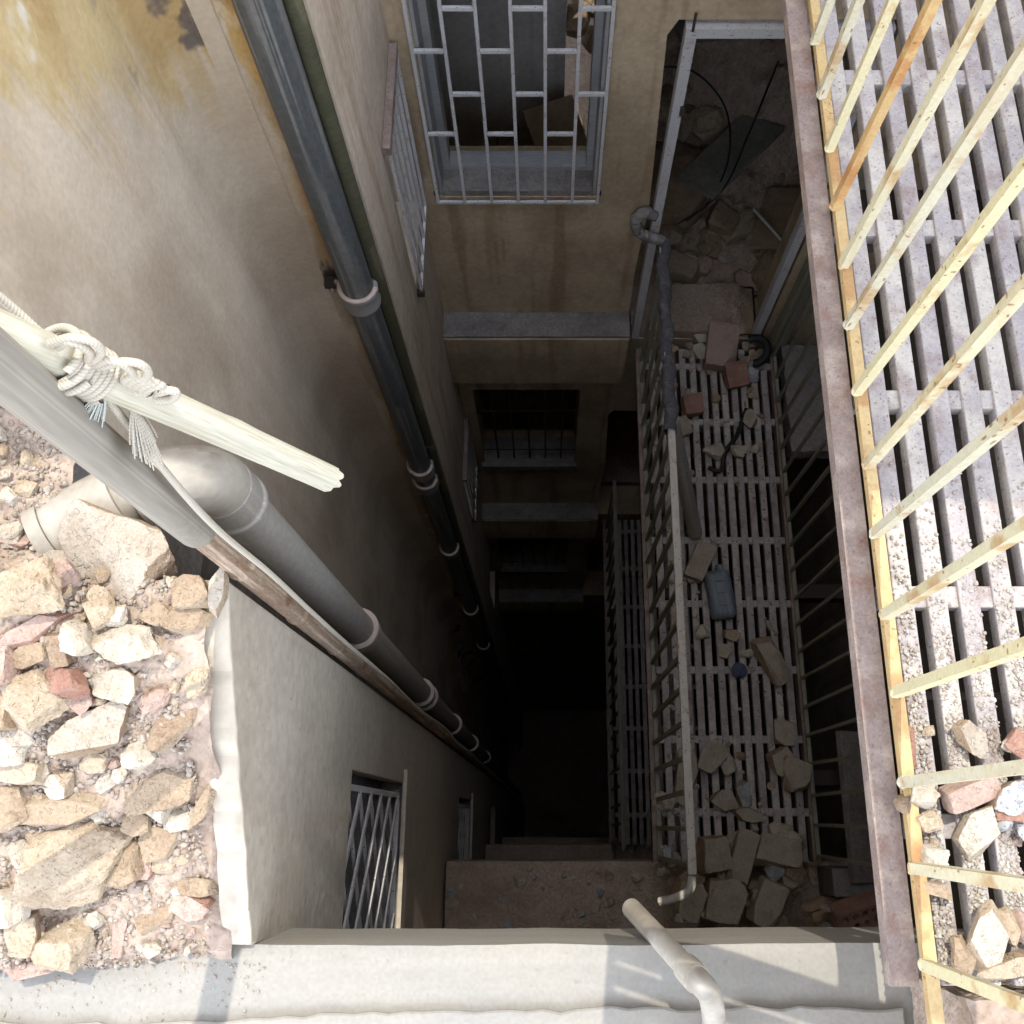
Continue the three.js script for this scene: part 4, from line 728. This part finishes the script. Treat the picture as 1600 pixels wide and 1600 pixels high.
scatter(64, 69, (q) => { const x = 0.5 + q() * 0.75, z = -0.12 + Math.sqrt(q()) * 0.6; return [x, 9.0 + 0.12 * sm((z + 0.05) * 4) * q(), z]; }, [0.02, 0.075], ['pale', 'pale', 'grey', 'tan', 'white'], 'rubble_stone', 'dusty stone of the pile at the near end one floor down', 'stone', 'stone pile at the near end one floor down');
scatter(40, 71, (q) => [-0.46 + q() * 1.0, 8.782, 0.2 + q() * 0.35], [0.01, 0.045], ['pale', 'grey', 'white'], 'rubble_stone', 'dusty stone on the floor edge one floor down', 'stone', 'stones on the floor edge one floor down');
scatter(110, 73, (q) => { const x = 0.46 + q() * 1.1, z = -2.82 - Math.pow(q(), 1.3) * 2.0; return [x, 9.02 + 1.15 * sm((-z - 2.78) / 2.1) + (fbm3(x * 3, 2, z * 3, 3) - 0.5) * 0.3 * sm((-z - 2.8) * 3), z]; }, [0.03, 0.15], ['tan', 'pink', 'tan', 'pale', 'cream'], 'rubble_stone', 'broken masonry lump in the room behind the doorway', 'stone', 'masonry lumps in the room behind the doorway');
scatter(24, 79, (q) => { const x = -0.7 + q() * 1.0, z = -2.9 - q() * 0.65; return [x, 9.0 + q() * 0.6, z]; }, [0.05, 0.16], ['tan', 'brick', 'grey', 'pale'], 'rubble_stone', 'broken masonry lump in the room behind the barred window', 'stone', 'masonry lumps behind the barred window');
scatter(14, 83, (q) => [0.12 + q() * 0.22, 9.2 + q() * 2.2, -3.62 - q() * 0.2], [0.06, 0.14], ['tan', 'brick', 'tan'], 'rubble_stone', 'torn brown masonry at the broken edge of the room wall', 'stone', 'torn masonry at the room wall edge');

function grit(name, label, count, seed, spot, size, tones) {
  const g = toCreasedNormals(hull(9000 + seed, 'chunk', 2), 0.6), m = std({ color: 0xffffff, roughness: 1 }), o = new THREE.InstancedMesh(g, m, count), q = rngOf(seed), d = new THREE.Object3D(), c = new THREE.Color(); let n = 0;
  for (let i = 0; i < count * 6 && n < count; i++) { const s = spot(q); if (!s) continue; const a = lerp(size[0], size[1], Math.pow(q(), 3)); d.position.set(s[0], s[1] + a * 0.2, s[2]); d.rotation.set(q() * 6, q() * 6, q() * 6); d.scale.set(a, a * 0.8, a * lerp(0.6, 1, q())); d.updateMatrix(); o.setMatrixAt(n, d.matrix); const t = tones[Math.floor(q() * tones.length)], k = lerp(0.85, 1.1, q()); o.setColorAt(n, c.setRGB(t[0] * k, t[1] * k, t[2] * k)); n++; }
  o.count = n; lit(o); o.name = name; o.userData = { label, category: 'gravel', kind: 'stuff' }; scene.add(o);
}
const gritTones = [[0.37, 0.31, 0.25], [0.34, 0.28, 0.22], [0.37, 0.32, 0.265], [0.32, 0.26, 0.2], [0.33, 0.265, 0.22]];
grit('mortar_grit', 'fine mortar grit covering the sunlit rubble heap', 9000, 91, (q) => { const x = -0.545 - q() * 0.46, z = -0.64 + q() * 0.87; if (z < -0.35 && x > -0.75) return null; return [x, moundY(x, z) + 0.003 + (fbm3(x * 9, 1, z * 9, 5) - 0.5) * 0.05, z]; }, [0.0012, 0.0065], gritTones);
grit('mortar_grit_on_slats', 'fine mortar grit lying on the slats of the nearest walkway', 16000, 93, (q) => { const k = Math.floor(q() * 10), z = -0.62 + Math.pow(q(), 0.42) * 0.84; return [0.562 + k * 0.0545 + q() * 0.029, 12.001, z]; }, [0.0006, 0.0046], [[0.46, 0.42, 0.35], [0.42, 0.37, 0.3], [0.5, 0.46, 0.41], [0.36, 0.31, 0.26], [0.35, 0.28, 0.23]]);
grit('mortar_grit_below', 'grit lying on the slats one floor down', 2500, 97, (q) => { const k = Math.floor(q() * 12), z = -2.4 + q() * 2.55; return [0.562 + k * 0.0545 + q() * 0.029, 9.001, z]; }, [0.0015, 0.008], gritTones);
grit('floor_grit', 'grit on the sunlit floor along the rubble heap', 700, 99, (q) => { const x = -0.98 + q() * 0.52, z = 0.225 + Math.pow(q(), 2.5) * 0.16; return [x, SILL + 0.001, z]; }, [0.0008, 0.004], gritTones);

// ================================================================ smaller things
{
  const c = thing('plastic_canister', 'blue grey plastic canister lying on the slats one floor down', 'canister');
  const b = new RoundedBoxGeometry(0.125, 0.085, 0.245, 5, 0.03); part(c, 'body', b, M.blue);
  for (const z of [-0.06, 0, 0.06]) { const t = new THREE.TorusGeometry(0.05, 0.004, 6, 24); t.scale(1.24, 0.84, 1); t.translate(0, 0, z); part(c, 'rib', t, M.blue); }
  part(c, 'neck', cyl(V(0.02, 0, -0.12), V(0.02, 0, -0.15), 0.018, 16), M.blue);
  c.position.set(0.8580, 9.0460, -1.0433); c.rotation.y = 0.12;
}
single('fallen_pipe', cyl(V(0.5255, 9.9218, -1.5892), V(0.7521, 9.0400, -1.3656), 0.036, 20), M.pipeGrey, 'grey pipe length leaning against the white handrail one floor down', 'pipe');
single('black_cable', tube([V(1.06, 9.03, -2.05), V(1.0, 9.03, -1.9), V(0.93, 9.035, -1.8), V(0.9, 9.03, -1.7), V(0.84, 9.03, -1.72)], 0.012, 60, 8), M.cable, 'thick black cable lying on the slats one floor down', 'cable');
single('tyre_scrap', (() => { const g = new THREE.TorusGeometry(0.07, 0.022, 10, 30, 3.6); g.rotateX(Math.PI / 2 - 0.4); g.rotateY(1.9); g.translate(1.11, 9.09, -2.36); return g; })(), M.cable, 'curved black rubber scrap at the doorway corner one floor down', 'scrap');
{
  const g = new THREE.SphereGeometry(0.04, 16, 12), p = g.attributes.position; for (let i = 0; i < p.count; i++) { const k = 0.6 + 0.8 * noise3(p.getX(i) * 40, p.getY(i) * 40, p.getZ(i) * 40); p.setXYZ(i, p.getX(i) * k, p.getY(i) * k * 0.5, p.getZ(i) * k); } g.computeVertexNormals(); g.translate(0.9322, 9.0200, -0.6828);
  single('crumpled_rag', g, M.rag, 'crumpled blue rag on the slats one floor down', 'rag');
}
{                                                       // twisted cloth along the handrail by the doorway
  const pts = []; for (let i = 0; i <= 16; i++) { const z = -2.44 + i * 0.058; pts.push(V(0.52 + 0.007 * Math.sin(i * 1.9), 9.957 + 0.007 * Math.cos(i * 2.3), z)); }
  const g = tube(pts, 0.027, 160, 14), p = g.attributes.position; for (let i = 0; i < p.count; i++) { const k = (fbm3(p.getX(i) * 60, p.getY(i) * 60, p.getZ(i) * 26, 3) - 0.5) * 0.026; p.setXYZ(i, p.getX(i) + k, p.getY(i) - k, p.getZ(i)); } g.computeVertexNormals();
  single('twisted_cloth', g, M.cloth, 'dark twisted cloth hung along the handrail by the doorway', 'cloth');
  const b = tube([V(0.47, 10.13, ZW + 0.03), V(0.42, 10.17, ZW + 0.04), V(0.385, 10.13, ZW + 0.05), V(0.4, 10.07, ZW + 0.06), V(0.45, 10.03, ZW + 0.06), V(0.51, 9.99, ZW + 0.05)], 0.024, 80, 12), bp = b.attributes.position; for (let i = 0; i < bp.count; i++) { const k = (fbm3(bp.getX(i) * 50, bp.getY(i) * 50, bp.getZ(i) * 50, 3) - 0.5) * 0.016; bp.setXYZ(i, bp.getX(i) + k, bp.getY(i) + k, bp.getZ(i) + k); } b.computeVertexNormals();
  single('dusty_hose', b, M.concrete, 'dusty bent hose stub sticking out by the doorway jamb', 'hose');
}
// beyond the far railing
{
  const g = new THREE.BoxGeometry(0.5, 0.09, 0.62, 40, 4, 50), p = g.attributes.position; for (let i = 0; i < p.count; i++) { const n = fbm3(p.getX(i) * 16, p.getY(i) * 16, p.getZ(i) * 16, 4) - 0.5; p.setXYZ(i, p.getX(i) + n * 0.02, p.getY(i) + n * 0.02, p.getZ(i) + n * 0.03); } g.translate(1.53, 8.98, -2.12); g.computeVertexNormals();
  single('concrete_slab', uvBox(g), M.concrete, 'rough grey concrete slab beyond the far railing by the doorway', 'slab');
  const b = new RoundedBoxGeometry(0.22, 0.04, 0.66, 2, 0.006); b.rotateZ(-0.45); b.translate(1.46, 9.02, -0.06); single('leaning_board', uvBox(b), M.concrete, 'grey board leaning behind the far railing at the near end', 'board');
  const w = new THREE.BoxGeometry(0.62, 0.24, 0.12, 30, 8, 6), q = w.attributes.position; for (let i = 0; i < q.count; i++) { const n = fbm3(q.getX(i) * 14, q.getY(i) * 14, q.getZ(i) * 14, 3) - 0.5; q.setXYZ(i, q.getX(i), q.getY(i) + n * 0.02, q.getZ(i) + n * 0.02); } w.translate(1.6, 8.9, 0.27); w.computeVertexNormals(); single('low_wall', uvBox(w), M.concrete, 'low concrete wall stub beyond the stone pile one floor down', 'wall');
  const hb = thing('hollow_brick', 'dark red hollow brick with round holes beyond the stone pile', 'brick'); const hs = new THREE.Shape(); hs.moveTo(-0.12, -0.05); hs.lineTo(0.12, -0.05); hs.lineTo(0.12, 0.05); hs.lineTo(-0.12, 0.05); hs.lineTo(-0.12, -0.05);
  for (let i = 0; i < 5; i++) for (let k = 0; k < 2; k++) { const h = new THREE.Path(); h.absarc(-0.09 + i * 0.045, -0.022 + k * 0.044, 0.014, 0, 6.2832, true); hs.holes.push(h); }
  const hg = new THREE.ExtrudeGeometry(hs, { depth: 0.1, bevelEnabled: false, curveSegments: 10 }); hg.rotateX(-1.1); part(hb, 'body', uvBox(hg), ST.brick); hb.position.set(1.36, 9.08, 0.36); hb.rotation.y = 0.3;
}
// room behind the doorway: a packed slope of rubble, boards, rods and cables
const heapY = (x, z) => 9.02 + 1.15 * sm((-z - 2.78) / 2.1) + (fbm3(x * 3, 2, z * 3, 3) - 0.5) * 0.3 * sm((-z - 2.8) * 3);
{
  const g = new THREE.PlaneGeometry(1.32, 2.26, 120, 200); g.rotateX(-Math.PI / 2); g.translate(1.085, 0, -3.9); const p = g.attributes.position;
  for (let i = 0; i < p.count; i++) { const x = p.getX(i), z = p.getZ(i); p.setY(i, heapY(x, z) + (fbm3(x * 14, 3, z * 14, 4) - 0.5) * 0.09); } g.computeVertexNormals();
  const o = structure('room_rubble_ground', uvBox(g), M.dust); o.userData = { kind: 'stuff', label: 'packed brown rubble slope filling the room behind the doorway', category: 'rubble' };
}
{
  const b = (x, y, z, w, d, ry, rz, label, m) => { const g = new RoundedBoxGeometry(w, 0.025, d, 2, 0.005); g.rotateZ(rz); g.rotateY(ry); g.translate(x, y, z); single('fallen_board', uvBox(g), m, label, 'board'); };
  b(0.98, 9.42, -3.35, 0.26, 0.6, -0.75, 0.25, 'green grey board lying aslant in the room behind the doorway', M.boardGreen);
  b(0.8, 9.75, -3.95, 0.34, 0.34, 0.3, -0.2, 'green grey square panel deep in the room behind the doorway', M.boardGreen);
  b(1.32, 9.28, -3.05, 0.36, 0.4, -0.3, 0.35, 'brown panel fallen at the right of the room behind the doorway', ST.tan);
  const mound = new THREE.SphereGeometry(0.26, 40, 24), p = mound.attributes.position; for (let i = 0; i < p.count; i++) { const k = 1 + (fbm3(p.getX(i) * 9, p.getY(i) * 9, p.getZ(i) * 9, 4) - 0.5) * 0.6; p.setXYZ(i, p.getX(i) * k, p.getY(i) * k * 0.55, p.getZ(i) * k); } mound.translate(0.66, 9.26, -3.3); mound.computeVertexNormals(); single('clay_lump', uvBox(mound), ST.tan, 'large ochre clay lump in the room behind the doorway', 'lump');
  single('bent_cable', tube([V(0.5, 9.66, -3.7), V(0.75, 9.68, -3.66), V(0.93, 9.6, -3.5), V(0.95, 9.5, -3.25), V(0.84, 9.4, -3.05), V(0.7, 9.33, -2.98)], 0.005, 60, 8), M.cable, 'black cable looped round the ochre lump in the room', 'cable');
  single('bent_cable', tube([V(0.75, 9.3, -3.02), V(0.92, 9.45, -3.1), V(1.05, 9.6, -3.35), V(1.2, 9.7, -3.7)], 0.005, 50, 8), M.cable, 'black cable running along the green grey board in the room', 'cable');
  single('steel_rod', tube([V(1.1, 9.36, -3.05), V(1.25, 9.3, -2.9), V(1.36, 9.24, -2.82)], 0.008, 30, 6), M.whiteFrame, 'thin pale rod on the brown panel in the room', 'rod');
  single('steel_rod', tube([V(0.98, 10.2, -4.4), V(1.03, 9.95, -4.0)], 0.01, 10, 6), M.whiteFrame, 'thin pale rod deep in the room behind the doorway', 'rod');
  const ch = new RoundedBoxGeometry(0.075, 1.5, 0.075, 2, 0.008); ch.rotateX(0.0); ch.rotateZ(0); ch.translate(1.24, 9.85, -2.42); 
  single('steel_post', uvBox(ch), M.greenSteel, 'grey green steel post at the right of the doorway', 'post');
  const pb = new THREE.BoxGeometry(0.26, 0.02, 0.3); pb.rotateX(0.5); pb.rotateY(0.4); pb.translate(0.06, 9.75, -3.2); single('fallen_board', uvBox(pb), ST.tan, 'triangular brown panel behind the barred window', 'board');
}
renderer.render(scene, camera);
